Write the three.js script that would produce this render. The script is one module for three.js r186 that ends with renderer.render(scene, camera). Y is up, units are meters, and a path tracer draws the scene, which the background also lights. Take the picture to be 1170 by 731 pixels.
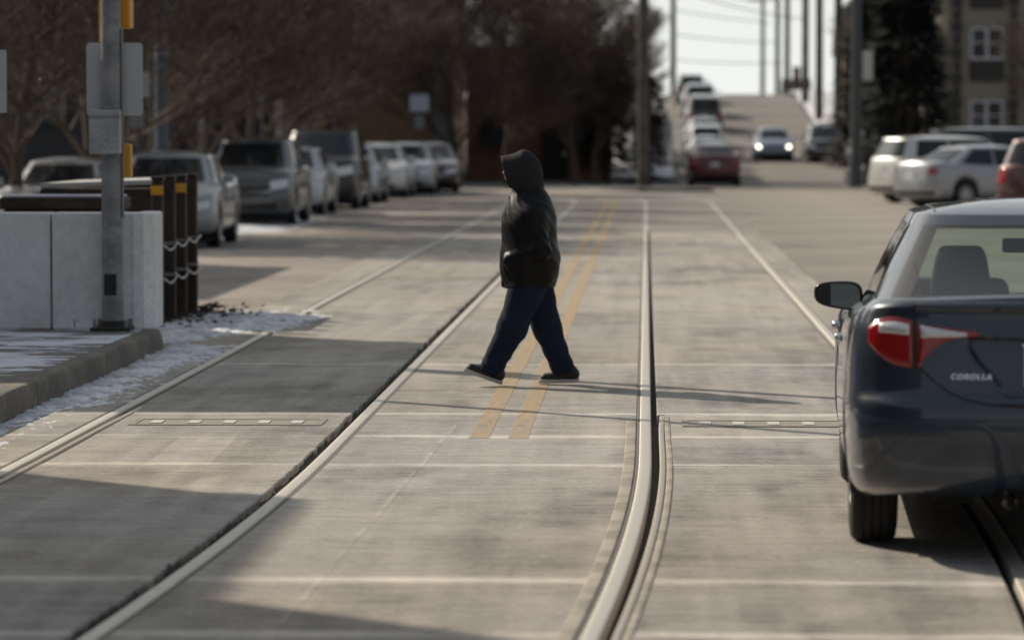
import * as THREE from 'three';
import { mergeGeometries, mergeVertices } from 'three/addons/utils/BufferGeometryUtils.js';
import { RoundedBoxGeometry } from 'three/addons/geometries/RoundedBoxGeometry.js';
import { TextGeometry } from 'three/addons/geometries/TextGeometry.js';
import { FontLoader } from 'three/addons/loaders/FontLoader.js';

// ---------------------------------------------------------------- camera, sky, sun, exposure
const scene = new THREE.Scene();
const CAM_H = 1.755;
const camera = new THREE.PerspectiveCamera(2 * Math.atan(365.5 / 4200) * 180 / Math.PI, 1170 / 731, 0.5, 3000);
camera.position.set(0, CAM_H, 0);
camera.rotation.order = 'YXZ';
camera.rotation.y = Math.atan(153 / 4200);
camera.rotation.x = -Math.atan(215.5 / 4200);
camera.focus = 21.4;
camera.userData.fStop = 2.45;

const renderer = new THREE.WebGLRenderer();
renderer.toneMapping = THREE.LinearToneMapping;
renderer.toneMappingExposure = 0.84;
renderer.shadowMap.enabled = true;

const EL = 33.6 * Math.PI / 180, SX = -0.745, SZ = -0.667;           // towards the sun
const sunDir = new THREE.Vector3(SX * Math.cos(EL), Math.sin(EL), SZ * Math.cos(EL));
{
  const W = 512, H = 256, d = new Float32Array(W * H * 4);
  for (let j = 0; j < H; j++) for (let i = 0; i < W; i++) {
    const ph = (i / W - 0.5) * 2 * Math.PI, th = (j / H - 0.5) * Math.PI;
    const y = Math.sin(th), x = Math.cos(th) * Math.cos(ph), z = Math.cos(th) * Math.sin(ph);
    const up = Math.max(y, 0), k = Math.exp(-up * 3.4);
    const c = Math.max(0, x * sunDir.x + y * sunDir.y + z * sunDir.z);
    const g = 0.7 * Math.pow(c, 5) + 2.6 * Math.pow(c, 36), az = Math.hypot(x, z) > 1e-4 ? (x * SX + z * SZ) / Math.hypot(x, z) : 0, ha = Math.min(1, Math.max(0, (az + 0.6) / 1.35)), hz = 0.42 + 0.58 * ha * ha * (3 - 2 * ha);   // hazy: brighter round the sun, dimmer opposite
    const wisp = 0.5 + 0.5 * Math.sin(7 * x + 5 * Math.sin(3 * z + 4 * y)) * Math.sin(9 * z + 3 * Math.sin(5 * x));
    const o = (j * W + i) * 4, w = 0.06 * wisp * (1 - k);
    d[o] = 0.215 * (1 - k) + 1.06 * k * hz + g * 1.0 + w;
    d[o + 1] = 0.26 * (1 - k) + 1.09 * k * hz + g * 0.95 + w;
    d[o + 2] = 0.33 * (1 - k) + 1.05 * k * hz + g * 0.85 + w;
    d[o + 3] = 1;
  }
  const t = new THREE.DataTexture(d, W, H, THREE.RGBAFormat, THREE.FloatType);
  t.mapping = THREE.EquirectangularReflectionMapping; t.magFilter = THREE.LinearFilter; t.needsUpdate = true;
  scene.background = t; scene.environment = t;
}
const sun = new THREE.DirectionalLight(new THREE.Color(1, 0.89, 0.73), 5);
sun.position.copy(sunDir).multiplyScalar(120).add(new THREE.Vector3(0, 0, -40));
sun.target.position.set(0, 0, -40); sun.castShadow = true; sun.shadow.radius = 1;
Object.assign(sun.shadow.camera, { left: -90, right: 90, top: 90, bottom: -90, near: 1, far: 400 });
scene.add(sun, sun.target);

// ---------------------------------------------------------------- helpers
const V = (x, y, z) => new THREE.Vector3(x, y, z);
function rng(s) { return () => { s |= 0; s = s + 0x6D2B79F5 | 0; let t = Math.imul(s ^ s >>> 15, 1 | s); t = t + Math.imul(t ^ t >>> 7, 61 | t) ^ t; return ((t ^ t >>> 14) >>> 0) / 4294967296; }; }
const PERM = (() => { const r = rng(77), p = [...Array(256).keys()]; for (let i = 255; i > 0; i--) { const j = r() * (i + 1) | 0; [p[i], p[j]] = [p[j], p[i]]; } return new Uint8Array([...p, ...p]); })();
function vn(x, y) {                                                   // value noise 0..1
  const xi = Math.floor(x), yi = Math.floor(y); let fx = x - xi, fy = y - yi;
  fx = fx * fx * (3 - 2 * fx); fy = fy * fy * (3 - 2 * fy);
  const a = PERM[xi & 255], b = PERM[xi + 1 & 255], y0 = yi & 255, y1 = yi + 1 & 255;
  const v00 = PERM[a + y0 & 511], v10 = PERM[b + y0 & 511], v01 = PERM[a + y1 & 511], v11 = PERM[b + y1 & 511];
  return ((v00 + (v10 - v00) * fx) * (1 - fy) + (v01 + (v11 - v01) * fx) * fy) / 255;
}
const fbm = (x, y) => vn(x, y) * 0.5 + vn(x * 2.1 + 7, y * 2.1 + 3) * 0.3 + vn(x * 4.3 + 1, y * 4.3 + 9) * 0.2;
const lerp = (a, b, t) => a + (b - a) * t, clamp = (x, a = 0, b = 1) => Math.min(b, Math.max(a, x));
const sstep = (a, b, x) => { const t = clamp((x - a) / (b - a)); return t * t * (3 - 2 * t); };
function table(rows, x, k = 1) {                                      // linear look-up in sorted rows
  if (x <= rows[0][0]) return rows[0][k];
  for (let i = 1; i < rows.length; i++) if (x <= rows[i][0]) { const f = (x - rows[i - 1][0]) / (rows[i][0] - rows[i - 1][0]); return lerp(rows[i - 1][k], rows[i][k], f); }
  return rows[rows.length - 1][k];
}
function smooth(rows, x, k = 1) {                                     // Catmull-Rom look-up
  const n = rows.length; if (x <= rows[0][0]) return rows[0][k]; if (x >= rows[n - 1][0]) return rows[n - 1][k];
  let i = 1; while (rows[i][0] < x) i++;
  const p1 = rows[i - 1], p2 = rows[i], p0 = rows[i - 2] || p1, p3 = rows[i + 1] || p2, h = p2[0] - p1[0], t = (x - p1[0]) / h;
  const m1 = p0 === p1 ? (p2[k] - p1[k]) / h : (p2[k] - p0[k]) / (p2[0] - p0[0]), m2 = p3 === p2 ? (p2[k] - p1[k]) / h : (p3[k] - p1[k]) / (p3[0] - p1[0]);
  const t2 = t * t, t3 = t2 * t;
  return (2 * t3 - 3 * t2 + 1) * p1[k] + (t3 - 2 * t2 + t) * h * m1 + (-2 * t3 + 3 * t2) * p2[k] + (t3 - t2) * h * m2;
}
const taken = {};
function numbered(n) { const k = taken[n] || 0; taken[n] = k + 1; return k ? n + '_' + String(k).padStart(3, '0') : n; }
function shade(o) { o.traverse((m) => { if (m.isMesh) { m.castShadow = true; m.receiveShadow = true; } }); return o; }
function thing(name, label, category, [x, y, z] = [0, 0, 0], turn = 0, group) {
  const o = new THREE.Group(); o.name = numbered(name); o.position.set(x, y, z); o.rotation.y = turn;
  o.userData = { label, category }; if (group) o.userData.group = group; scene.add(o); return o;
}
function mesh(name, geos, mat, parent) {
  const g = Array.isArray(geos) ? (geos.length > 1 ? merge(geos) : geos[0]) : geos;
  const m = new THREE.Mesh(g, mat); m.name = name; m.castShadow = m.receiveShadow = true;
  if (parent) parent.add(m); else { m.name = numbered(name); scene.add(m); }
  return m;
}
function struct(name, geos, mat, label) { const m = mesh(name, geos, mat); m.userData = { kind: 'structure', label, category: name.replace(/_/g, ' ') }; return m; }
function tag(m, label, category, group) { Object.assign(m.userData, { label, category }); if (group) m.userData.group = group; return m; }
function copy(src, label, pos, turn = 0) { const c = src.clone(); c.name = numbered(src.name.replace(/_\d{3}$/, '')); c.userData = { ...src.userData, label }; c.position.set(...pos); c.rotation.y = turn; scene.add(c); return c; }
function merge(gs) {
  const keep = gs.map((g) => { let q = g.index ? g.toNonIndexed() : g.clone(); for (const k of Object.keys(q.attributes)) if (!['position', 'normal', 'uv'].includes(k)) q.deleteAttribute(k); if (!q.attributes.normal) q.computeVertexNormals(); if (!q.attributes.uv) q.setAttribute('uv', new THREE.BufferAttribute(new Float32Array(q.attributes.position.count * 2), 2)); return q; });
  return mergeGeometries(keep);
}
const bx = (w, h, d, x = 0, y = 0, z = 0, ry = 0, rx = 0, rz = 0) => { const g = new THREE.BoxGeometry(w, h, d); if (rx) g.rotateX(rx); if (rz) g.rotateZ(rz); if (ry) g.rotateY(ry); g.translate(x, y, z); return g; };
const rbx = (w, h, d, r, x = 0, y = 0, z = 0, ry = 0, rx = 0, rz = 0) => { const g = new RoundedBoxGeometry(w, h, d, 2, r); if (rx) g.rotateX(rx); if (rz) g.rotateZ(rz); if (ry) g.rotateY(ry); g.translate(x, y, z); return g; };
const cyl = (r0, r1, h, x = 0, y = 0, z = 0, n = 16) => { const g = new THREE.CylinderGeometry(r1, r0, h, n); g.translate(x, y + h / 2, z); return g; };
function bar(a, b, r0, r1 = r0, n = 6) { const d = b.clone().sub(a), L = d.length(), g = new THREE.CylinderGeometry(r1, r0, L, n, 1, true); g.translate(0, L / 2, 0); g.applyQuaternion(new THREE.Quaternion().setFromUnitVectors(V(0, 1, 0), d.normalize())); g.translate(a.x, a.y, a.z); return g; }
function raw(pos, idx, uv) { const g = new THREE.BufferGeometry(); g.setAttribute('position', new THREE.Float32BufferAttribute(pos, 3)); if (uv) g.setAttribute('uv', new THREE.Float32BufferAttribute(uv, 2)); g.setIndex(idx); g.computeVertexNormals(); return g; }
const flat = (g) => g.index ? g.toNonIndexed() : g;
function planar(g, ax = 'xy') {                                       // uv in metres
  const p = g.attributes.position, uv = new Float32Array(p.count * 2), A = { x: 0, y: 1, z: 2 };
  for (let i = 0; i < p.count; i++) { const n = g.attributes.normal, nx = Math.abs(n.getX(i)), ny = Math.abs(n.getY(i)), nz = Math.abs(n.getZ(i));
    const [u, v] = ny > 0.7 ? [p.getX(i), p.getZ(i)] : nx > nz ? [p.getZ(i), p.getY(i)] : [p.getX(i), p.getY(i)]; uv[2 * i] = u; uv[2 * i + 1] = v; }
  g.setAttribute('uv', new THREE.BufferAttribute(uv, 2)); return g;
}
function tex(W, H, fn, srgb = false, repeat = 0) {                    // fn -> linear [r,g,b] or a grey value
  const d = new Uint8Array(W * H * 4);
  for (let j = 0; j < H; j++) for (let i = 0; i < W; i++) {
    const c = fn((i + 0.5) / W, (j + 0.5) / H), o = (j * W + i) * 4;
    for (let k = 0; k < 3; k++) { let v = clamp(typeof c === 'number' ? c : c[k]); if (srgb) v = v <= 0.0031308 ? v * 12.92 : 1.055 * Math.pow(v, 1 / 2.4) - 0.055; d[o + k] = v * 255 + 0.5; }
    d[o + 3] = 255;
  }
  const t = new THREE.DataTexture(d, W, H); t.magFilter = THREE.LinearFilter; t.minFilter = THREE.LinearMipmapLinearFilter; t.generateMipmaps = true;
  if (srgb) t.colorSpace = THREE.SRGBColorSpace; t.wrapS = t.wrapT = THREE.RepeatWrapping; if (repeat) t.repeat.set(1 / repeat, 1 / repeat); t.needsUpdate = true; return t;
}
const lin = (r, g, b) => new THREE.Color().setRGB(r, g, b);
const mat = (c, rough = 0.85, o = {}) => new THREE.MeshStandardMaterial({ color: Array.isArray(c) ? lin(...c) : c, roughness: rough, side: THREE.DoubleSide, ...o });
const paint = (c, metal = 0.35) => new THREE.MeshPhysicalMaterial({ color: lin(...c), roughness: 0.38, metalness: metal, clearcoat: 1, clearcoatRoughness: 0.06, side: THREE.DoubleSide });
// tiling grain that several surfaces share (1 = unchanged colour)
const grainTex = tex(512, 512, (u, v) => { const w = (f) => { const a = vn(u * f, v * f), b = vn(u * f - f, v * f), c = vn(u * f, v * f - f), d = vn(u * f - f, v * f - f); return lerp(lerp(a, b, u), lerp(c, d, u), v); }; return 0.55 + 0.2 * w(6) + 0.15 * w(24) + 0.15 * w(128); });
const grainBump = grainTex.clone(); grainBump.repeat.set(0.6, 0.6); grainBump.needsUpdate = true;
const patchy = (c1, c2, f, seed = 0, size = 512, rep = 4) => tex(size, size, (u, v) => {
  const w = (ff, s) => { const q = (a, b) => vn((u + a) * ff + s, (v + b) * ff + s); return lerp(lerp(q(0, 0), q(-1, 0), u), lerp(q(0, -1), q(-1, -1), u), v); };
  const n = 0.45 * w(f, seed) + 0.3 * w(f * 4, seed + 3) + 0.25 * w(f * 16, seed + 5), k = sstep(0.3, 0.7, n); return [0, 1, 2].map((i) => lerp(c1[i], c2[i], k) * (0.9 + 0.2 * w(f * 32, 9))); }, true, rep);

// ---------------------------------------------------------------- ground, hill and roads
const HILL = [[-200, 0], [100, 0], [113, 0], [127, -0.15], [140, -0.13], [150, -0.02], [165, 0.38], [175, 0.85], [187, 1.6], [200, 2.5], [212, 3.3], [222, 3.84], [232, 4.02], [245, 3.7], [300, 0], [420, -9], [1500, -30]];
const elev = (D) => smooth(HILL, D);
function sheet(x0, x1, D0, D1, nx, nd, y, uvs = 1) {
  const pos = [], idx = [], uv = [];
  for (let j = 0; j <= nd; j++) for (let i = 0; i <= nx; i++) { const D = lerp(D0, D1, j / nd), a = typeof x0 === 'function' ? x0(D) : x0, b = typeof x1 === 'function' ? x1(D) : x1, x = lerp(a, b, i / nx); pos.push(x, typeof y === 'function' ? y(x, D) : y, -D); uv.push(x * uvs, D * uvs); }
  for (let j = 0; j < nd; j++) for (let i = 0; i < nx; i++) { const a = j * (nx + 1) + i, b = a + 1, c = a + nx + 1, d = c + 1; idx.push(a, b, c, b, d, c); }
  return raw(pos, idx, uv);
}
const cx = (D) => D < 20 ? -0.00357 * (20 - D) ** 2 : D > 90 ? -((D - 90) ** 2) / 130 : 0;      // the tracks' curve
const M = {};
M.asphalt = mat([1, 1, 1], 0.93, { map: patchy([0.20, 0.175, 0.15], [0.31, 0.275, 0.235], 3, 2, 512, 7), bumpMap: grainBump, bumpScale: 0.004 });
M.asphaltHill = mat([1, 1, 1], 0.9, { map: patchy([0.13, 0.12, 0.105], [0.22, 0.2, 0.175], 4, 5, 512, 9) });
M.ground = mat([1, 1, 1], 0.97, { map: patchy([0.10, 0.085, 0.06], [0.45, 0.45, 0.47], 4, 11, 512, 14) });
struct('ground', [sheet(-500, 500, -60, 420, 40, 240, (x, D) => elev(D) - 0.09), sheet(-900, 900, 420, 1400, 10, 10, (x, D) => elev(D) - 0.09)], M.ground, 'brown winter ground with patches of thin snow');
// concrete: broom streaks across, drips and tyre wear along, pale salty edges at the joints
const JOINTS = [10.2, 11.4, 12.72, 14.26, 19.25, 21.06, 22.75, 27.6, 33.0, 38.4, 44.4, 50.2, 57, 64];
const STRIPS = [-3.317, -1.737, 0, 1.597];
function concrete(x, D, near) {
  let si = 0, ji = 0; while (si < 4 && x > STRIPS[si]) si++; while (ji < JOINTS.length && D > JOINTS[ji]) ji++;
  const slabTone = PERM[si * 31 + ji * 7 + 3 & 255] / 255 - 0.5, sh = si * 13.7 + ji * 5.1;
  const streak = near ? -0.22 * sstep(0.7, 0.86, vn(x * 1.9 + sh * 3, D * 46)) * vn(x * 6, D * 3) : 0, bro = near ? vn(x * 3.1 + 11 + sh, D * 38) * 0.35 + vn(x * 9.3 + sh, D * 85 + 5) * 0.65 : 0.5;
  const band = vn(x * 1.1 + 3, D * 4.5) * 0.6 + vn(x * 1.7 + 31, D * 12) * 0.4, big = fbm(x * 0.45 + 9, D * 0.4 + 5), drag = vn(x * 7 + 40, D * 0.35) * 0.6 + vn(x * 19, D * 0.8) * 0.4;
  const oil = sstep(0.5, 0.78, fbm(x * 1.6 + 60, D * 0.8 + 13)) * 0.2 + sstep(0.68, 0.8, vn(x * 5 + 3, D * 3.1)) * 0.09, fine = near ? 0.5 * vn(x * 110, D * 75) + 0.5 * vn(x * 45 + 9, D * 40) : 0.5;
  let smear = 0; if (near) for (const [sx, sw] of [[-0.72, 0.16], [-0.2, 0.2], [0.5, 0.22], [1.15, 0.25], [-2.2, 0.25], [-2.9, 0.2]]) smear += Math.exp(-(((x - sx - 0.12 * (vn(D * 0.25, sx * 9) - 0.5)) / sw) ** 2)) * (vn(x * 9 + sx, D * 0.5) - 0.42) * 0.26;
  let k = 0.72 + 0.26 * (big - 0.5) + 0.38 * (bro - 0.5) + 0.12 * (band - 0.5) + 0.26 * (drag - 0.5) + 0.34 * (fine - 0.5) - oil + smear + streak + slabTone * 0.13;
  if (x > -2.64 - (D - 19.25) * 0.02 && x < -2.3 - (D - 19.25) * 0.03 && D > 19.25 && D < 21.06) k += 0.17;   // paler patched cut
  let warm = vn(x * 0.8 + 70, D * 0.6);
  for (const J of JOINTS) {                                           // salt dried along the joints
    const off = D - J - 0.06 * (vn(x * 2.2, J) - 0.5) - 0.03, w = 0.045 + 0.06 * vn(x * 1.1 + J * 3, J);
    const g = Math.exp(-(off * off) / (w * w)); if (g > 0.01) k += g * (J > 30 ? 0.1 : 0.32 + 0.5 * vn(x * 1.3 + J, 4.4)) * (0.7 + 0.6 * vn(x * 14, D * 20));
  }
  const xc = -1.135 - (21.9 - D) * 0.0188 + 0.016 * (vn(D * 3, 1.5) - 0.5) + 0.012 * (vn(D * 11, 2.5) - 0.5);          // long diagonal crack, filled pale
  if (D < 22 && D > 10) { const q = Math.exp(-(((x - xc - cx(D) * 0) / 0.012) ** 2)); k += q * 0.2 * sstep(0.35, 0.6, vn(D * 5, 8)); k -= 0.12 * Math.exp(-(((x - xc - 0.016) / 0.007) ** 2)); }
  const c = Math.max(0.25, k);
  return [0.44 * c * (1 + 0.06 * (warm - 0.5)), 0.398 * c, 0.346 * c * (1 - 0.14 * (warm - 0.5))];
}
const TX0 = -4.2, TX1 = 2.2, TD0 = 10, TD1 = 27.6, TD2 = 64;
M.concreteNear = mat([1, 1, 1], 0.86, { map: tex(2048, 2048, (u, v) => concrete(lerp(TX0, TX1, u), lerp(TD0, TD1, v), true), true), bumpMap: tex(1024, 2048, (u, v) => { const x = lerp(TX0, TX1, u), D = lerp(TD0, TD1, v); return 0.5 * vn(x * 3, D * 55) + 0.3 * vn(x * 70, D * 50) + 0.2 * vn(x * 2, D * 9); }), bumpScale: 0.004 });
M.concreteFar = mat([1, 1, 1], 0.86, { map: tex(512, 1024, (u, v) => concrete(lerp(TX0, TX1, u), lerp(TD1, TD2, v), false), true) });
M.groove = mat([0.018, 0.016, 0.014], 0.9);
M.steel = mat([0.54, 0.505, 0.45], 0.8, { metalness: 0.85, roughnessMap: grainTex });
M.guard = mat([0.42, 0.37, 0.31], 0.5, { metalness: 0.6 });
M.dark = mat([0.02, 0.02, 0.02], 0.7);

const RAIL = { left: -3.317, inner: -1.737, mid: 0, right: 1.597 };
const road = thing('road', 'salt bleached concrete track bed of cast slabs between the tram rails', 'road'); road.userData.kind = 'structure';
mesh('track_foundation', sheet((D) => -3.86 + Math.min(0, cx(D)), (D) => 2.02 + cx(D), 6, 64, 1, 100, -0.062), M.groove, road);
const metric = (g) => { const p = g.attributes.position, u = g.attributes.uv; for (let i = 0; i < p.count; i++) u.setXY(i, p.getX(i), p.getZ(i)); return g; };
function slab(xa, xb, D0, D1, y, m, wob = [0, 0]) {
  const far = D0 >= TD1 - 0.01, a = far ? TD1 : TD0, b = far ? TD2 : TD1, n = Math.max(2, Math.ceil((D1 - D0) / (wob[1] ? 0.045 : 0.35))), pos = [], uv = [], idx = [];
  const P = (x, yy, D) => { pos.push(x, yy, -D); uv.push((x - TX0) / (TX1 - TX0), (D - a) / (b - a)); };
  for (let j = 0; j <= n; j++) { const D = lerp(D0, D1, j / n), c = cx(D), l = (xa < -3.8 ? xa : xa + c) + wob[0] * (vn(D * 9, 3) - 0.3 + 0.5 * (vn(D * 23, 8) - 0.5)), r = xb + c + wob[1] * (vn(D * 5, 6) - 0.3 + 0.7 * (vn(D * 14, 1) - 0.5) + 0.5 * (vn(D * 33, 4) - 0.5));
    P(l, y - 0.07, D); P(l, y - 0.006, D); P(l + 0.008, y, D); P(r - 0.008, y, D); P(r, y - 0.006, D); P(r, y - 0.07, D); }
  for (let j = 0; j < n; j++) for (let k = 0; k < 5; k++) { const p = j * 6 + k; idx.push(p, p + 1, p + 6, p + 1, p + 7, p + 6); }
  for (const e of [0, n * 6]) idx.push(e, e + 1, e + 4, e, e + 4, e + 5, e + 1, e + 2, e + 3, e + 1, e + 3, e + 4);
  return raw(pos, idx, uv).toNonIndexed();
}
{
  const r = rng(5), strips = [[-3.86, RAIL.left - 0.05], [RAIL.left + 0.075, RAIL.inner - 0.085], [RAIL.inner + 0.05, RAIL.mid - 0.05], [RAIL.mid + 0.072, RAIL.right - 0.075], [RAIL.right + 0.05, 2.0]];
  for (let s = 0; s < 5; s++) for (let j = 0; j < JOINTS.length - 1; j++) {
    const [xa, xb] = strips[s], D0 = JOINTS[j] + 0.0025, D1 = JOINTS[j + 1] - 0.0025, near = D0 < 22.7;
    let l = xa, w = [0, 0.0];
    if (s === 1) { w = [0, -0.010]; }
    if (near && (s === 1 || s === 3)) l = xa + 0.045;                  // room for the guard rail
    if (s === 2) w = [0, 0];
    const g = slab(l, s === 1 ? xb - 0.004 : xb, D0, D1, s === 2 ? 0 : (r() - 0.5) * 0.003, null, w); g.computeVertexNormals();
    mesh('concrete_slab', g, JOINTS[j] < 27.5 ? M.concreteNear : M.concreteFar, road);
  }
  // narrow cast strip beside the nearest rail
  const em = mat([1, 1, 1], 0.86, { map: patchy([0.25, 0.22, 0.18], [0.42, 0.37, 0.3], 6, 17, 512, 1.2), bumpMap: grainBump, bumpScale: 0.004 });
  mesh('edge_strip', metric(slab(RAIL.mid - 0.115, RAIL.mid - 0.052, 10.2, 22.2, 0.0055)), em, road);
  mesh('edge_strip', metric(slab(RAIL.mid + 0.113, RAIL.mid + 0.15, 10.2, 22.5, 0.0052)), em, road);
}
struct('track_bed', sheet((D) => -3.86 + cx(D), (D) => 2.0 + cx(D), 64, 114, 2, 60, 0.0), mat([1, 1, 1], 0.88, { map: patchy([0.19, 0.17, 0.145], [0.29, 0.26, 0.22], 3, 8, 256, 6) }), 'concrete track bed running on towards the junction');
struct('parking_lane', [sheet(-9, -3.862, 29.6, 114, 6, 30, -0.004)], mat([1, 1, 1], 0.93, { map: patchy([0.21, 0.18, 0.155], [0.34, 0.295, 0.25], 3, 21, 512, 6), bumpMap: grainBump, bumpScale: 0.003 }), 'pale salted parking lane beyond the tram platform');
struct('traffic_lane', [sheet(2.004, 11, 6, 114, 6, 60, -0.003)], M.asphalt, 'pale salted asphalt lane beside the concrete track bed');
struct('cross_street', sheet(-70, 70, 112, 125.5, 20, 6, (x, D) => elev(D) + 0.012), M.asphaltHill, 'grey asphalt side street crossing at the foot of the hill');
const hillL = (D) => 1.15 + 0.25 * sstep(125, 220, D), hillR = (D) => 6.9 + 1.9 * sstep(120, 170, D);
struct('hill_road', sheet(hillL, hillR, 125, 262, 6, 90, (x, D) => elev(D) + 0.03), M.asphaltHill, 'worn asphalt street climbing the hill to the crest');

// rails
function railGeo(x0, D0, D1, prof, step = 0.5) {
  const n = Math.ceil((D1 - D0) / step), k = prof.length, pos = [], idx = [], uv = [];
  for (let j = 0; j <= n; j++) { const D = lerp(D0, D1, j / n); for (const [px, py, fl] of prof) { pos.push((typeof x0 === 'function' ? x0(D) : x0) + px + cx(D), py, -D); uv.push(px * 3, D * 0.7); } }
  for (let j = 0; j < n; j++) for (let i = 0; i < k - 1; i++) { const a = j * k + i; idx.push(a, a + 1, a + k, a + 1, a + k + 1, a + k); }
  for (const e of [0, n * k]) for (let i = 1; i < k - 1; i++) idx.push(e, e + i, e + i + 1);
  return raw(pos, idx, uv);
}
const HEAD = [[-0.036, -0.055], [-0.034, -0.006], [-0.032, -0.001], [-0.027, 0.0015], [-0.012, 0.0025], [0.012, 0.0025], [0.027, 0.0015], [0.032, -0.001], [0.034, -0.006], [0.036, -0.055]];
const GUARD = [[-0.016, -0.055], [-0.016, 0.002], [-0.011, 0.007], [0.011, 0.007], [0.016, 0.002], [0.016, -0.055]];
for (const [k, lab] of [['left', 'worn steel tram rail beside the snowy platform kerb'], ['inner', 'worn steel tram rail with a broken dark edge, passing behind the walking person'], ['mid', 'bright steel tram rail in the middle of the picture with curving guard rail'], ['right', 'steel tram rail running under the dark grey sedan']]) {
  const t = thing('tram_rail', lab, 'rail', [0, 0, 0], 0, 'tram rails set in the street');
  mesh('rail_head', railGeo(RAIL[k], 7, 114, HEAD), M.steel, t);
  if (k === 'left' || k === 'mid') mesh('guard_rail', railGeo((D) => RAIL[k] + 0.094 + 0.012 * sstep(21.5, 22.8, D), 7, k === 'mid' ? 22.6 : 23.2, GUARD, 0.3), M.guard, t);
  // filler along the rail foot
  const gs = (k === 'left' || k === 'mid') ? 1 : -1;
  mesh('rail_bedding', railGeo(RAIL[k] - gs * 0.043, 7, 64, [[-0.0088, -0.003], [0, -0.001], [0.0088, -0.003]], 1), mat([0.16, 0.14, 0.115], 0.9), t);
}
{ // broken asphalt beside the second rail
  const pos = [], idx = [], nx = 9, D0 = 12, D1 = 40, nd = 900;
  for (let j = 0; j <= nd; j++) for (let i = 0; i <= nx; i++) { const D = lerp(D0, D1, j / nd), x = RAIL.inner - 0.128 + i / nx * 0.09 + cx(D); const h = vn(x * 60, D * 17) * 0.6 + vn(x * 160 + 3, D * 50) * 0.4; pos.push(x, -0.052 + 0.052 * h * (0.5 + vn(D * 2.3, 3)) * sstep(-0.03, 0.5, i / nx < 0.5 ? 1 - i / nx : 0.75 - i / nx) , -D); }
  for (let j = 0; j < nd; j++) for (let i = 0; i < nx; i++) { const a = j * (nx + 1) + i; idx.push(a, a + 1, a + nx + 1, a + 1, a + nx + 2, a + nx + 1); }
  const m = mesh('broken_asphalt', raw(pos, idx), mat([0.05, 0.044, 0.038], 0.95)); m.userData = { kind: 'stuff', label: 'crumbling dark asphalt along the second tram rail', category: 'asphalt' };
}
// yellow lines
{
  const mp = tex(64, 2048, (u, v) => { const D = 20.9 + v * 92, x = u * 0.115, w = 0.34 + 0.45 * sstep(0.3, 0.75, 0.5 * vn(x * 9, D * 12) + 0.5 * vn(x * 30 + 9, D * 31)) + 0.25 * sstep(0.5, 0.8, vn(x * 20, D * 1.3)) + 0.25 * sstep(24, 21, D); const q = clamp(w), k = 0.9 + 0.2 * vn(x * 90, D * 25); return [lerp(0.60, 0.46, q) * k, lerp(0.41, 0.36, q) * k, lerp(0.17, 0.25, q) * k]; }, true);
  const al = tex(64, 2048, (u, v) => { const D = 20.9 + v * 92, x = u * 0.115, e = Math.min(u, 1 - u); const n = 0.42 * vn(x * 60, D * 16) + 0.33 * vn(x * 25 + 7, D * 4) + 0.25 * vn(x * 9, D * 0.9 + 4); return 0.12 + 0.56 * sstep(0.30, 0.56, n + 0.12 * sstep(0, 0.12, e) + 0.16 * sstep(21, 24, D) - 0.06); });
  const m = mat([1, 1, 1], 0.8, { map: mp, alphaMap: al, transparent: true });
  for (const [x, lab] of [[-0.955, 'worn yellow centre line nearer the second tram rail, under the front foot'], [-0.73, 'worn yellow centre line nearer the middle tram rail, behind the rear foot']]) {
    const pos = [], uv = [], idx = [], n = 90;
    for (let j = 0; j <= n; j++) { const D = 20.95 + 92 * j / n, e = cx(D); pos.push(x - 0.058 + e, 0.0028, -D, x + 0.058 + e, 0.0028, -D); uv.push(0, j / n, 1, j / n); if (j < n) { const a = 2 * j; idx.push(a, a + 1, a + 2, a + 1, a + 3, a + 2); } }
    const l = mesh('yellow_line', raw(pos, idx, uv), m); tag(l, lab, 'road marking', 'double yellow centre line'); l.userData.kind = 'structure';
  }
}
// track drains
{
  const fr = mat([0.24, 0.215, 0.18], 0.8), pl = mat([0.27, 0.24, 0.2], 0.75), sl = mat([0.56, 0.53, 0.48], 0.7);
  for (const [xa, xb, xs, lab] of [[RAIL.left + 0.22, RAIL.inner - 0.2, [-2.95, -2.72, -2.51, -2.3, -2.1], 'track drain cover with pale bars between the shaded rails'], [RAIL.mid + 0.22, RAIL.right - 0.12, [0.36, 0.56, 0.77, 0.98, 1.2], 'track drain cover with pale bars beside the dark grey sedan']]) {
    const t = thing('track_drain', lab, 'drain', [(xa + xb) / 2, -0.0035, -22.05], 0, 'track drains'), w = xb - xa;
    mesh('frame', [bx(w, 0.012, 0.05, 0, 0.003, 0.21), bx(w, 0.012, 0.05, 0, 0.003, -0.21), bx(0.04, 0.012, 0.37, -w / 2 + 0.02, 0.003, 0), bx(0.04, 0.012, 0.37, w / 2 - 0.02, 0.003, 0)], fr, t);
    mesh('cover_plate', bx(w - 0.08, 0.01, 0.37, 0, 0.001, 0), pl, t);
    for (const x of xs) mesh('bar', bx(0.07, 0.012, 0.22, x - (xa + xb) / 2, 0.0045, 0), sl, t);
  }
}

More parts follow.
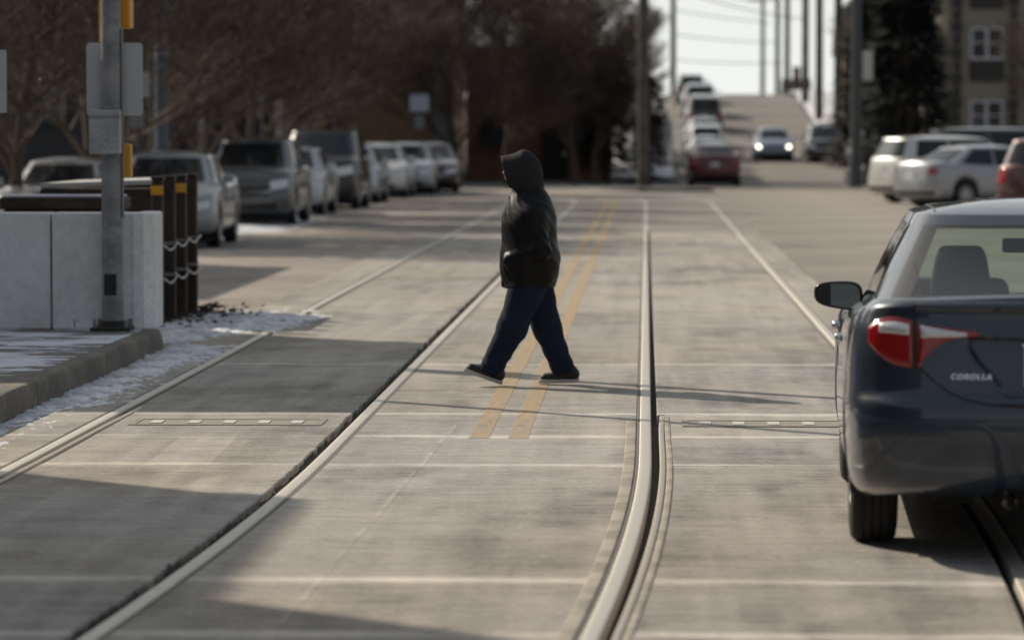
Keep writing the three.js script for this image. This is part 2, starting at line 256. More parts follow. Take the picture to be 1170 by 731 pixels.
// ---------------------------------------------------------------- tram platform, kerb, snow
const PH = 0.17;
{
  const snowy = tex(1024, 1024, (u, v) => { const x = -9 + u * 5.2, D = 8 + v * 22; const n = 0.55 * fbm(x * 1.1, D * 0.9) + 0.3 * vn(x * 2.2, D * 7) + 0.15 * vn(x * 14, D * 22); const edge = sstep(-3.95, -4.5, x) * 0.09 + sstep(26, 29, D) * 0.06; const k = sstep(0.5, 0.64, n + edge), c = 0.72 + 0.5 * (vn(x * 3, D * 30) - 0.5) + 0.3 * (vn(x * 40, D * 60) - 0.5); return [lerp(0.21 * c, 0.66, k), lerp(0.19 * c, 0.68, k), lerp(0.17 * c, 0.73, k)]; }, true);
  const g = sheet(-9, -4.01, 8, 29.75, 4, 30, PH), uv = g.attributes.uv, p = g.attributes.position;
  for (let i = 0; i < p.count; i++) uv.setXY(i, (p.getX(i) + 9) / 5.2, (-p.getZ(i) - 8) / 22);
  struct('platform', [g, bx(5, PH, 0.02, -6.5, PH / 2 - 0.01, -29.74)], mat([1, 1, 1], 0.92, { map: snowy }), 'concrete tram platform dusted with patchy snow');
  // kerb of cast lengths with a rounded nose and a returned end
  const kerb = thing('kerb', 'concrete platform kerb with a chipped rounded nose', 'kerb'); kerb.userData.kind = 'structure';
  const km = mat([1, 1, 1], 0.9, { map: patchy([0.13, 0.115, 0.095], [0.24, 0.21, 0.175], 3, 33, 512, 1.6), bumpMap: grainBump, bumpScale: 0.012 });
  for (let D = 8; D < 29; D += 3.04) {
    const D1 = Math.min(D + 3.025, 29.55), n = 30, pos = [], idx = [], uv = [];
    const prof = [[-0.15, PH], [-0.045, PH + 0.002], [-0.018, PH - 0.006], [-0.005, PH - 0.03], [0.004, 0.08], [0.012, -0.03]];
    for (let j = 0; j <= n; j++) { const d = lerp(D, D1, j / n), ret = Math.max(0, d - 29.2) ** 2 * 1.6; prof.forEach(([px, py], i) => { const q = 0.012 * (vn(d * 4, i * 2) - 0.5) * (i > 0 && i < 5 ? 1 : 0); pos.push(-3.868 + px + q - ret, py + q * 0.5, -d); uv.push(d, py + px); }); }
    const k = prof.length; for (let j = 0; j < n; j++) for (let i = 0; i < k - 1; i++) { const a = j * k + i; idx.push(a, a + 1, a + k, a + 1, a + k + 1, a + k); }
    for (const e of [0, n * k]) for (let i = 1; i < k - 1; i++) idx.push(e, e + i, e + i + 1);
    mesh('kerb_stone', raw(pos, idx, uv), km, kerb);
  }
  mesh('kerb_stone', rbx(0.6, PH + 0.05, 0.16, 0.02, -4.36, PH / 2 - 0.022, -29.72), km, kerb);
}
const snowMat = mat([1, 1, 1], 0.8, { map: patchy([0.42, 0.42, 0.44], [0.80, 0.81, 0.84], 6, 35, 512, 0.9), bumpMap: grainBump, bumpScale: 0.006 });
function snowPatch(x0, x1, D0, D1, f, label, step = 0.05, base = 0) {          // a drift: where it dips below the ground there is none
  const nx = Math.ceil((x1 - x0) / step), nd = Math.ceil((D1 - D0) / step / 2.5), keepG = sheet(x0, x1, D0, D1, nx, nd, (x, D) => base + f(x, D));
  const p = keepG.attributes.position, idx = [...keepG.index.array], out = [];
  for (let i = 0; i < idx.length; i += 3) if ([0, 1, 2].some((k) => p.getY(idx[i + k]) > base - 0.004)) out.push(idx[i], idx[i + 1], idx[i + 2]);
  keepG.setIndex(out); const m = mesh('snow', keepG, snowMat); m.userData = { kind: 'stuff', label, category: 'snow' }; return m;
}
snowPatch(-3.87, -3.3, 18, 30, (x, D) => { const w = (x + 3.87) / 0.5, dens = 0.12 + 0.36 * sstep(20.5, 25, D) + 0.15 * vn(D * 0.7, 2); return 0.035 * (dens * 1.25 - w * 0.62 + 1.5 * (0.4 * fbm(x * 5, D * 1.7) + 0.3 * vn(x * 21, D * 9) + 0.3 * vn(x * 47, D * 23)) - 1.08); }, 'thin broken snow drift along the foot of the kerb', 0.014, 0.003);
snowPatch(-5.4, -2.95, 30, 38.5, (x, D) => { const r = Math.hypot((x + 4.1 - (D - 33) * 0.12) / 0.95, (D - 33) / 3.2); return 0.085 * (1.0 - r * 0.66 - 0.95 * (0.4 * fbm(x * 2.6, D * 1.3) + 0.3 * vn(x * 11, D * 7) + 0.3 * vn(x * 31, D * 17))); }, 'sunlit snow bank at the end of the tram platform', 0.022, 0.002);
snowPatch(-8.8, -5.6, 53, 80, (x, D) => 0.06 * (0.40 - Math.abs(x + 7.6) * 0.35 - 0.75 * fbm(x * 2, D * 0.8) + 0.25 * vn(D * 0.5, 9)), 'streaks of old snow between the parked cars', 0.1, 0.004);
{ // litter of dead leaves at the bollards' foot
  const r = rng(3), gs = []; for (let i = 0; i < 160; i++) { const g = new THREE.PlaneGeometry(0.02 + r() * 0.05, 0.015 + r() * 0.03); g.rotateX(-1.2 + r() * 0.8); g.rotateY(r() * 6); const a = r(); g.translate(-4.32 + r() * r() * 0.75 , 0.025 + r() * 0.05, -32.2 - a * 4); gs.push(g); }
  const m = mesh('leaf_litter', gs, mat([0.05, 0.035, 0.022], 0.9)); m.userData = { kind: 'stuff', label: 'dark dead leaves on the snow below the brown posts', category: 'leaf litter' };
}
// ---------------------------------------------------------------- white wall, posts, boxes
{
  const wm = mat([1, 1, 1], 0.8, { map: patchy([0.68, 0.68, 0.675], [0.80, 0.80, 0.795], 2, 40, 512, 2.2), bumpMap: grainBump, bumpScale: 0.003 });
  const t = thing('barrier_wall', 'low white painted concrete wall at the end of the platform', 'wall', [-4.075, PH, -29.4]);
  const h = 0.935, panel = (x0, x1) => planar(flat(rbx(x1 - x0, h, 0.3, 0.015, (x0 + x1) / 2, h / 2, 0)));
  mesh('wall_panel', panel(-0.68, -0.012), wm, t); mesh('wall_panel', panel(-1.9, -0.695), wm, t); mesh('wall_panel', panel(-3.2, -1.915), wm, t); mesh('wall_panel', panel(-4.6, -3.215), wm, t);
  const s = new THREE.Shape(); s.moveTo(-0.012, 0.15); s.lineTo(-0.012, -0.15); s.lineTo(0.1, -0.27); s.lineTo(0.1, -0.75); s.lineTo(-0.2, -0.75); s.lineTo(-0.2, 0.149); s.closePath();
  const g = new THREE.ExtrudeGeometry((() => { const q = new THREE.Shape(); q.moveTo(-0.01, -0.15); q.lineTo(0.05, -0.14); q.lineTo(0.12, -0.02); q.lineTo(0.12, 0.42); q.lineTo(-0.01, 0.42); q.closePath(); return q; })(), { depth: h - 0.035, bevelEnabled: true, bevelSize: 0.015, bevelThickness: 0.018, bevelSegments: 2 });
  g.rotateX(-Math.PI / 2); g.translate(0, 0.018, 0); mesh('end_pier', planar(g), wm, t);
  mesh('wall_stain', [bx(0.012, 0.1, 0.004, -0.2, 0.12, 0.152), bx(0.008, 0.06, 0.004, -0.5, 0.05, 0.152)], mat([0.2, 0.17, 0.14], 0.9), t);
}
{
  const br = mat([1, 1, 1], 0.8, { map: patchy([0.028, 0.019, 0.013], [0.06, 0.042, 0.03], 3, 51, 256, 1) }), topm = mat([0.55, 0.54, 0.52], 0.7), yel = mat([0.75, 0.36, 0.02], 0.5), steel = mat([0.35, 0.34, 0.33], 0.45, { metalness: 0.6 });
  const b1 = thing('planter_box', 'flat dark brown box with a snow dusted lid behind the white wall', 'box', [-4.92, 0, -31]);
  mesh('casing', planar(flat(rbx(0.98, 1.1, 0.5, 0.02, 0, 0.55, 0))), br, b1); mesh('lid', planar(flat(rbx(1.04, 0.1, 0.56, 0.015, 0, 1.15, 0))), br, b1); mesh('lid_snow', rbx(0.98, 0.02, 0.5, 0.009, 0, 1.209, 0), snowMat, b1);
  const b2 = thing('utility_cabinet', 'tall dark brown cabinet with a bright pale top, beside brown posts', 'cabinet', [-5.0, 0, -34.7]);
  mesh('casing', planar(flat(rbx(1.06, 1.24, 2.7, 0.03, 0, 0.62, 0))), br, b2);
  const lid = bx(1.12, 0.045, 2.3, 0, 0, 0); lid.rotateZ(0.035); lid.translate(0, 1.275, 0); mesh('top', lid, topm, b2);
  for (let i = 0; i < 4; i++) mesh('cabinet_rib', bx(0.03, 1.1, 0.05, 0.54, 0.62, -0.9 + i * 0.6), br, b2);
  const cl = [['brown post with a yellow reflector beside the end of the white wall', -4.40, 33.0, true], ['brown post with a yellow reflector, second from the white wall', -4.385, 33.72, false], ['brown post with a bright yellow reflector, third from the white wall', -4.37, 34.42, true], ['outermost brown post, farthest from the white wall', -4.355, 35.12, false]];
  for (const [lab, x, D, ref] of cl) {
    const p = thing('bollard_post', lab.replace(' with a yellow reflector, second', ', second').replace(ref ? '~' : ' with a yellow reflector', ''), 'post', [x, 0, -D], 0, 'brown posts at the platform end');
    mesh('shaft', planar(flat(rbx(0.105, 1.32, 0.105, 0.02, 0, 0.66, 0))), br, p); mesh('cap', rbx(0.115, 0.03, 0.115, 0.01, 0, 1.335, 0), M.dark, p);
    if (ref) mesh('reflector', rbx(0.11, 0.085, 0.008, 0.003, 0, 1.225, 0.057), yel, p);
    for (const y of [0.42 + (D - 33) * 0.03, 0.72 + (D - 33) * 0.01]) mesh('cable_clamp', bx(0.115, 0.03, 0.118, 0, y, 0), steel, p);
  }
  for (const [h, lab] of [[0.42, 'lower sagging steel cable strung along the brown posts'], [0.72, 'upper steel cable strung along the brown posts']]) {
    const pts = []; for (let i = 0; i <= 24; i++) { const D = 32.95 + i * 0.092; pts.push(V(-4.40 + (D - 33) * 0.028 + 0.064, h + (D - 33) * 0.02 - 0.05 * Math.abs(Math.sin((D - 33) * Math.PI / 0.71)), -D)); }
    tag(mesh('cable', new THREE.TubeGeometry(new THREE.CatmullRomCurve3(pts), 60, 0.011, 6), steel), lab, 'cable', 'cables on the brown posts');
  }
}
// ---------------------------------------------------------------- signal pole in front of the wall
const galv = mat([1, 1, 1], 0.62, { metalness: 0.35, map: patchy([0.20, 0.205, 0.21], [0.32, 0.32, 0.325], 4, 61, 256, 0.8) }), signBack = mat([0.52, 0.52, 0.53], 0.55, { metalness: 0.3 }), amber = mat([0.62, 0.28, 0.01], 0.5);
{
  const t = thing('signal_pole', 'galvanised steel signal pole with sign backs before the white wall', 'signal pole', [-4.25, PH, -29.12]);
  mesh('mast', planar(flat(cyl(0.085, 0.072, 5.6, 0, 0.02, 0, 24))), galv, t);
  mesh('base_plate', [rbx(0.32, 0.03, 0.32, 0.008, 0, 0.015, 0), cyl(0.1, 0.09, 0.05, 0, 0.03, 0, 20)], mat([0.035, 0.033, 0.03], 0.8), t);
  for (const [a, b] of [[-1, -1], [1, -1], [-1, 1], [1, 1]]) mesh('anchor_bolt', cyl(0.014, 0.014, 0.06, a * 0.125, 0.03, b * 0.125, 6), galv, t);
  mesh('hand_hole_cover', rbx(0.1, 0.17, 0.03, 0.01, -0.005, 0.37, 0.077), M.dark, t);
  const rr = (w, h, r, d) => { const q = new THREE.Shape(); q.moveTo(-w / 2 + r, -h / 2); q.lineTo(w / 2 - r, -h / 2); q.quadraticCurveTo(w / 2, -h / 2, w / 2, -h / 2 + r); q.lineTo(w / 2, h / 2 - r); q.quadraticCurveTo(w / 2, h / 2, w / 2 - r, h / 2); q.lineTo(-w / 2 + r, h / 2); q.quadraticCurveTo(-w / 2, h / 2, -w / 2, h / 2 - r); q.lineTo(-w / 2, -h / 2 + r); q.quadraticCurveTo(-w / 2, -h / 2, -w / 2 + r, -h / 2); return new THREE.ExtrudeGeometry(q, { depth: d, bevelEnabled: false }); };
  mesh('sign_plate', rr(0.45, 0.58, 0.035, 0.004).translate(0.015, 2.0, -0.087), signBack, t);
  mesh('sign_channel', bx(0.035, 0.56, 0.02, 0.052, 2.0, -0.072), galv, t);
  mesh('control_box', planar(flat(rbx(0.245, 0.35, 0.12, 0.012, -0.03, 1.58, 0.135))), mat([1, 1, 1], 0.6, { map: patchy([0.3, 0.3, 0.31], [0.43, 0.43, 0.44], 5, 71, 256, 0.5) }), t);
  mesh('box_lid', [rbx(0.25, 0.02, 0.13, 0.005, -0.03, 1.70, 0.138), rbx(0.06, 0.03, 0.03, 0.006, -0.02, 1.77, 0.1)], galv, t);
  for (const y of [1.85, 2.14]) mesh('strap', cyl(0.084, 0.084, 0.03, 0, y, 0, 20), galv, t);
  const h1 = mesh('pedestrian_signal', [rbx(0.25, 0.45, 0.22, 0.02, 0.015, 2.63, -0.2)], amber, t); mesh('visor', [bx(0.2, 0.015, 0.1, 0.015, 2.79, -0.36), bx(0.015, 0.3, 0.1, -0.08, 2.63, -0.36), bx(0.015, 0.3, 0.1, 0.11, 2.63, -0.36)], M.dark, h1);
  mesh('signal_bracket', [cyl(0.02, 0.02, 0.15, -0.09, 2.3, -0.12, 8), bx(0.05, 0.04, 0.16, 0, 2.45, -0.1)], amber, t);
  const pb = mesh('push_button_box', [rbx(0.1, 0.27, 0.12, 0.015, 0.105, 1.35, -0.04)], amber, t); mesh('button', cyl(0.025, 0.025, 0.02, 0.105, 1.37, -0.11, 12), M.dark, pb);
  mesh('conduit', cyl(0.011, 0.011, 1.5, 0.09, 0.9, 0.02, 8), galv, t);
  const t2 = thing('sign_post', 'steel post with a pale sign at the edge of the picture', 'sign post', [-4.98, PH, -26.75]);
  mesh('post', cyl(0.06, 0.055, 5.9, 0, 0, 0, 16), galv, t2); mesh('sign_plate', rbx(0.5, 0.46, 0.006, 0.003, 0.045, 1.95, -0.07), signBack, t2); mesh('post_base', rbx(0.26, 0.03, 0.26, 0.006, 0, 0.015, 0), M.dark, t2);
}

// ---------------------------------------------------------------- cars
const glassDark = new THREE.MeshPhysicalMaterial({ color: lin(0.012, 0.014, 0.016), roughness: 0.06, metalness: 0, specularIntensity: 1, side: THREE.DoubleSide });
const tyreMat = mat([0.018, 0.018, 0.018], 0.85, { bumpMap: grainBump, bumpScale: 0.002 }), rimMat = mat([0.45, 0.45, 0.46], 0.3, { metalness: 0.9 }), blackTrim = mat([0.016, 0.016, 0.017], 0.45), redLens = new THREE.MeshPhysicalMaterial({ color: lin(0.30, 0.006, 0.008), roughness: 0.12, clearcoat: 1, side: THREE.DoubleSide }), clearLens = new THREE.MeshPhysicalMaterial({ color: lin(0.72, 0.72, 0.72), roughness: 0.14, metalness: 0.35, clearcoat: 1, side: THREE.DoubleSide }), plateMat = mat([0.6, 0.6, 0.6], 0.5), chrome = mat([0.75, 0.75, 0.76], 0.15, { metalness: 1 });
function carCols(n, m, rearP, sideQ) {                                // half outline, rear centre -> front centre
  const out = []; const pq = 0.86, q0 = Math.pow(1 - pq ** n, 1 / m);
  for (const p of rearP) out.push({ p, q: Math.pow(1 - p ** n, 1 / m), r: 1 });
  for (const q of sideQ) if (Math.abs(q) < q0) out.push({ p: Math.pow(1 - Math.abs(q) ** m, 1 / n), q, r: 0 });
  for (const p of [...rearP].reverse()) out.push({ p, q: -Math.pow(1 - p ** n, 1 / m), r: -1 });
  return out;
}
function gridMesh(cols, lvls, fn, keep = () => true) {                // both sides of the car at once
  const pos = [], idx = [], K = cols.length;
  for (const s of [1, -1]) { const base = pos.length / 3; for (const t of lvls) for (const c of cols) pos.push(...fn(c, t, s));
    for (let j = 0; j < lvls.length - 1; j++) for (let i = 0; i < K - 1; i++) { if (!keep(cols[i], cols[i + 1], lvls[j], lvls[j + 1], s)) continue; const a = base + j * K + i, b = a + 1, c = a + K, d = c + 1; if (s > 0) idx.push(a, b, c, b, d, c); else idx.push(a, c, b, b, c, d); } }
  if (!idx.length) return null;
  let g = new THREE.BufferGeometry(); g.setAttribute('position', new THREE.Float32BufferAttribute(pos, 3)); g.setIndex(idx); g = mergeVertices(g, 1e-4); g.computeVertexNormals(); return g;
}
const wheelGeo = {};
function wheel(parent, x, y, z, r, w, side, sub = true) {
  const key = [r, w].join(); if (!wheelGeo[key]) {
    const pr = [[r * 0.62, -w / 2 + 0.008], [r * 0.8, -w / 2], [r * 0.93, -w / 2 + 0.006], [r * 0.985, -w / 2 + 0.022]]; const n = 4; for (let i = 0; i < n; i++) { const a = -w / 2 + 0.03 + i * (w - 0.06) / n, b = a + (w - 0.06) / n; pr.push([r, a + 0.003], [r, b - 0.009], [r - 0.009, b - 0.007], [r - 0.009, b - 0.002]); }
    pr.push([r * 0.985, w / 2 - 0.022], [r * 0.93, w / 2 - 0.006], [r * 0.8, w / 2], [r * 0.62, w / 2 - 0.008]);
    const tg = new THREE.LatheGeometry(pr.map(([a, b]) => new THREE.Vector2(a, b)), 40); tg.rotateZ(Math.PI / 2);
    const rg = [new THREE.LatheGeometry([[r * 0.64, w / 2 - 0.01], [r * 0.6, w / 2 - 0.005], [r * 0.57, w / 2 - 0.03], [r * 0.56, -w / 2 + 0.02]].map(([a, b]) => new THREE.Vector2(a, b)), 32)];
    for (let i = 0; i < 10; i++) { const s = bx(0.035, 0.03, r * 0.5, 0, w / 2 - 0.035, r * 0.33); s.rotateY(i * Math.PI / 5); rg.push(s); } rg.push(cyl(0.06, 0.05, 0.03, 0, w / 2 - 0.05, 0, 16));
    const rm = merge(rg); rm.rotateZ(-Math.PI / 2); const disc = cyl(r * 0.56, r * 0.56, 0.01, 0, w / 2 - 0.08, 0, 24); disc.rotateZ(-Math.PI / 2);
    wheelGeo[key] = [tg, rm, disc];
  }
  const [tg, rm, disc] = wheelGeo[key], g = new THREE.Group(); g.name = 'wheel'; g.position.set(x, y, z); if (side < 0) g.rotation.y = Math.PI; parent.add(g);
  mesh('tyre', tg, tyreMat, g); mesh('rim', rm, rimMat, g); mesh('brake_disc', disc, M.dark, g); return g;
}
const TYPES = {
  sedan: { L: 4.65, W: 1.8, H: 1.46, wb: 2.72, r: 0.325, rim: [[-2.33, 0.68], [-2.1, 0.80], [-1.2, 0.96], [0, 0.95], [1.2, 1.0], [1.8, 1.05], [2.33, 1.05]], g: { rb: 1.85, rt: 1.1, fb: -1.15, ft: -0.35, wb: 0.87, wt: 0.66 } },
  coupe: { L: 4.45, W: 1.78, H: 1.34, wb: 2.6, r: 0.315, rim: [[-2.23, 0.62], [-2.0, 0.74], [-1.1, 0.88], [0, 0.88], [1.2, 0.92], [1.8, 0.96], [2.23, 0.94]], g: { rb: 1.7, rt: 0.9, fb: -1.0, ft: -0.2, wb: 0.87, wt: 0.64 } },
  suv: { L: 4.6, W: 1.82, H: 1.66, wb: 2.67, r: 0.35, rim: [[-2.3, 0.84], [-2.1, 0.97], [-1.25, 1.08], [0, 1.07], [1.5, 1.1], [2.3, 1.1]], g: { rb: 2.24, rt: 1.95, fb: -1.3, ft: -0.5, wb: 0.9, wt: 0.72 } },
  bigsuv: { L: 4.85, W: 1.93, H: 1.82, wb: 2.79, r: 0.385, rim: [[-2.42, 1.0], [-2.2, 1.12], [-1.2, 1.2], [0, 1.19], [1.5, 1.2], [2.42, 1.2]], g: { rb: 2.36, rt: 2.15, fb: -1.1, ft: -0.45, wb: 0.91, wt: 0.76 } },
  van: { L: 5.1, W: 1.98, H: 1.86, wb: 3.0, r: 0.35, rim: [[-2.55, 0.86], [-2.3, 1.0], [-1.6, 1.12], [0, 1.1], [1.5, 1.1], [2.55, 1.1]], g: { rb: 2.48, rt: 2.3, fb: -1.7, ft: -0.7, wb: 0.91, wt: 0.78 } },
};
const LEV = [[0, 0.93, 0.07, 0.10], [0.06, 0.965, 0.03, 0.05], [0.2, 0.99, 0.005, 0.01], [0.45, 1, 0, 0], [0.65, 0.995, 0.02, 0.03], [0.85, 0.975, 0.05, 0.07], [0.94, 0.955, 0.07, 0.10], [0.985, 0.925, 0.09, 0.14], [1, 0.89, 0.115, 0.19]];
const carProto = {};
function carBody(type) {
  if (carProto[type]) return carProto[type];
  const T = TYPES[type], { L, W, H, wb, r, rim, g } = T, hw = W / 2, za = wb / 2, ry = r;
  const sq = []; for (let i = -60; i <= 60; i++) sq.push(-i / 60 * 0.985);
  const cols = carCols(3, 15, [0, 0.2, 0.4, 0.55, 0.68, 0.78, 0.86], sq);
  const sill = (z) => { let y = 0.24; for (const a of [za, -za]) { const d = z - a, R = r + 0.045; if (Math.abs(d) < R) y = Math.max(y, ry + Math.sqrt(R * R - d * d) - 0.005); } return y; };
  const lower = (c, t, s) => { const w = table(LEV, t, 1), zr = L / 2 - table(LEV, t, 2), zf = -L / 2 + table(LEV, t, 3), z = (zr + zf) / 2 + (zr - zf) / 2 * c.q; return [s * hw * w * c.p, lerp(sill(z), smooth(rim, z), t), z]; };
  const lv = [0, 0.03, 0.06, 0.12, 0.2, 0.32, 0.45, 0.55, 0.65, 0.75, 0.85, 0.9, 0.94, 0.965, 0.985, 1];
  const body = [gridMesh(cols, lv, lower)];
  { // bonnet and boot: strips across between the two rims
    const pos = [], idx = [], n = 8, K = cols.length; cols.forEach((c) => { const a = lower(c, 1, 1); for (let i = 0; i <= n; i++) { const u = i / n * 2 - 1; pos.push(a[0] * u, a[1] + 0.045 * (1 - u * u) * Math.min(1, c.p * 1.2), a[2]); } });
    for (let k = 0; k < K - 1; k++) for (let i = 0; i < n; i++) { const a = k * (n + 1) + i; idx.push(a, a + n + 1, a + 1, a + 1, a + n + 1, a + n + 2); } body.push(raw(pos, idx)); }
  const gc = carCols(3, 9, [0, 0.2, 0.4, 0.6, 0.74, 0.8, 0.86], [0.93, 0.88, 0.84, 0.75, 0.66, 0.55, 0.4, 0.25, 0.1, 0.06, -0.1, -0.25, -0.4, -0.55, -0.65, -0.75, -0.85, -0.9, -0.95]);
  const yR = H - 0.07;
  const upper = (c, s, sd) => { const w = lerp(g.wb, g.wt, s ** 1.15), zr = lerp(g.rb, g.rt, s), zf = lerp(g.fb, g.ft, s), z = (zr + zf) / 2 + (zr - zf) / 2 * c.q; return [sd * hw * w * c.p, lerp(smooth(rim, z) - 0.03, yR, s), z]; };
  const gl = [0, 0.1, 0.3, 0.5, 0.7, 0.9, 1], inS = (a, b) => a >= 0.099 && b <= 0.901;
  const end = (f) => (c0, c1, a, b) => c0.r === f && c1.r === f && inS(a, b) && Math.max(c0.p, c1.p) <= 0.81;
  const sideW = (sd) => (c0, c1, a, b, s) => (!sd || s === sd) && c0.r === 0 && c1.r === 0 && inS(a, b) && Math.max(c0.q, c1.q) <= 0.76 && Math.min(c0.q, c1.q) >= -0.86 && !(Math.abs(c0.q - 0.1) < 1e-6);
  const isW = (...a) => end(1)(...a) || end(-1)(...a) || sideW(0)(...a);
  body.push(gridMesh(gc, gl, upper, (...a) => !isW(...a)));
  { const lvl = [1, 0.97, 0.9, 0.75, 0.5, 0.25, 0]; body.push(gridMesh(gc, lvl, (c, k, s) => { const e = upper(c, 1, s), mz = (g.rt + g.ft) / 2; return [e[0] * k, yR + 0.07 * (1 - k ** 2.4), mz + (e[2] - mz) * k]; })); }
  const pr = { T, lower, upper, cols, gc, body: merge(body.filter(Boolean).map((q) => q)), ws: gridMesh(gc, gl, upper, end(-1)), rw: gridMesh(gc, gl, upper, end(1)), sl: gridMesh(gc, gl, upper, sideW(-1)), sr: gridMesh(gc, gl, upper, sideW(1)) };
  const bandOf = (t0, t1, keep, off) => gridMesh(cols, [t0, (t0 + t1) / 2, t1], (c, t, s) => { const p = lower(c, t, s); p[2] += Math.sign(c.q) * off; p[0] += s * (c.r === 0 ? off : off * 0.3); return p; }, keep);
  pr.head = [-1, 1].map((sd) => bandOf(0.66, 0.86, (a, b, c, d, s) => s === sd && ((a.r === -1 && b.r === -1 && b.p >= 0.55) || (a.r === 0 && b.r === -1) || (a.r === 0 && a.q < -0.93)), 0.008));
  pr.tail = [-1, 1].map((sd) => bandOf(type === 'sedan' || type === 'coupe' ? 0.66 : 0.6, type === 'sedan' || type === 'coupe' ? 0.86 : 0.95, (a, b, c, d, s) => s === sd && ((a.r === 1 && b.r === 1 && a.p >= 0.67) || (a.r === 1 && b.r === 0) || (a.r === 0 && b.q > 0.93)), 0.008));
  pr.gbar = bandOf(0.6, 0.645, (a, b) => a.r === -1 && b.r === -1 && a.p <= 0.56, 0.018); pr.grille = bandOf(0.52, 0.74, (a, b) => a.r === -1 && b.r === -1 && a.p <= 0.56, 0.007); pr.intake = bandOf(0.08, 0.3, (a, b) => a.r === -1 && b.r === -1 && a.p <= 0.7, 0.007); pr.bump = bandOf(0.02, 0.2, (a, b) => a.r === 1 && b.r === 1 && a.p <= 0.8, 0.006);
  const mz = lerp(g.fb, g.ft, 0.25), my = smooth(rim, mz) + 0.07; pr.mir = [-1, 1].map((s) => merge([rbx(0.17, 0.13, 0.1, 0.035, s * (hw + 0.075), my, mz), bx(0.1, 0.03, 0.05, s * (hw - 0.02), my - 0.05, mz)]));
  pr.under = bx(W * 0.82, 0.12, L * 0.86, 0, 0.27, 0); pr.well = [za, -za].map((z) => bx(W * 0.86, r * 1.75, r * 2.02, 0, r * 1.12, z));
  pr.cabin = bx(W * 0.62, 0.3, (g.rt - g.ft) * 0.8, 0, H - 0.48, (g.rt + g.ft) / 2);
  return carProto[type] = pr;
}
function car(name, label, type, color, [x, D], turn, group, opt = {}) {
  const p = carBody(type), T = p.T, t = thing(name, label, 'car', [x, opt.y ?? 0, -D], turn, group), pm = color.isMaterial ? color : paint(color, opt.metal ?? 0.3);
  mesh('body', p.body, pm, t); mesh('windshield', p.ws, glassDark, t); mesh('rear_window', p.rw, glassDark, t); mesh('side_window', p.sl, glassDark, t); mesh('side_window', p.sr, glassDark, t);
  for (const h of p.head) { const q = mesh('headlight', h, opt.lit ? opt.lit : clearLens, t); } for (const h of p.tail) mesh('taillight', h, redLens, t);
  mesh('grille', p.grille, blackTrim, t); mesh('grille_bar', p.gbar, chrome, t); mesh('lower_intake', p.intake, blackTrim, t); mesh('rear_valance', p.bump, blackTrim, t);
  for (const m of p.mir) mesh('door_mirror', m, opt.mirror ?? pm, t);
  mesh('underbody', [p.under, ...p.well], M.dark, t); mesh('cabin', p.cabin, M.dark, t);
  for (const s of [-1, 1]) for (const z of [T.wb / 2, -T.wb / 2]) wheel(t, s * (T.W / 2 - 0.115), T.r, z, T.r, 0.21, s);
  const zr = T.L / 2 - 0.015; mesh('number_plate', bx(0.31, 0.155, 0.012, 0, type === 'sedan' || type === 'coupe' ? 0.74 : 0.86, zr), plateMat, t);
  if (opt.rack) for (const s of [-1, 1]) mesh('roof_rail', bar(V(s * T.W * 0.33, T.H + 0.03, T.g.rt - 0.1), V(s * T.W * 0.33, T.H + 0.03, T.g.ft + 0.15), 0.018), blackTrim, t);
  return t;
}
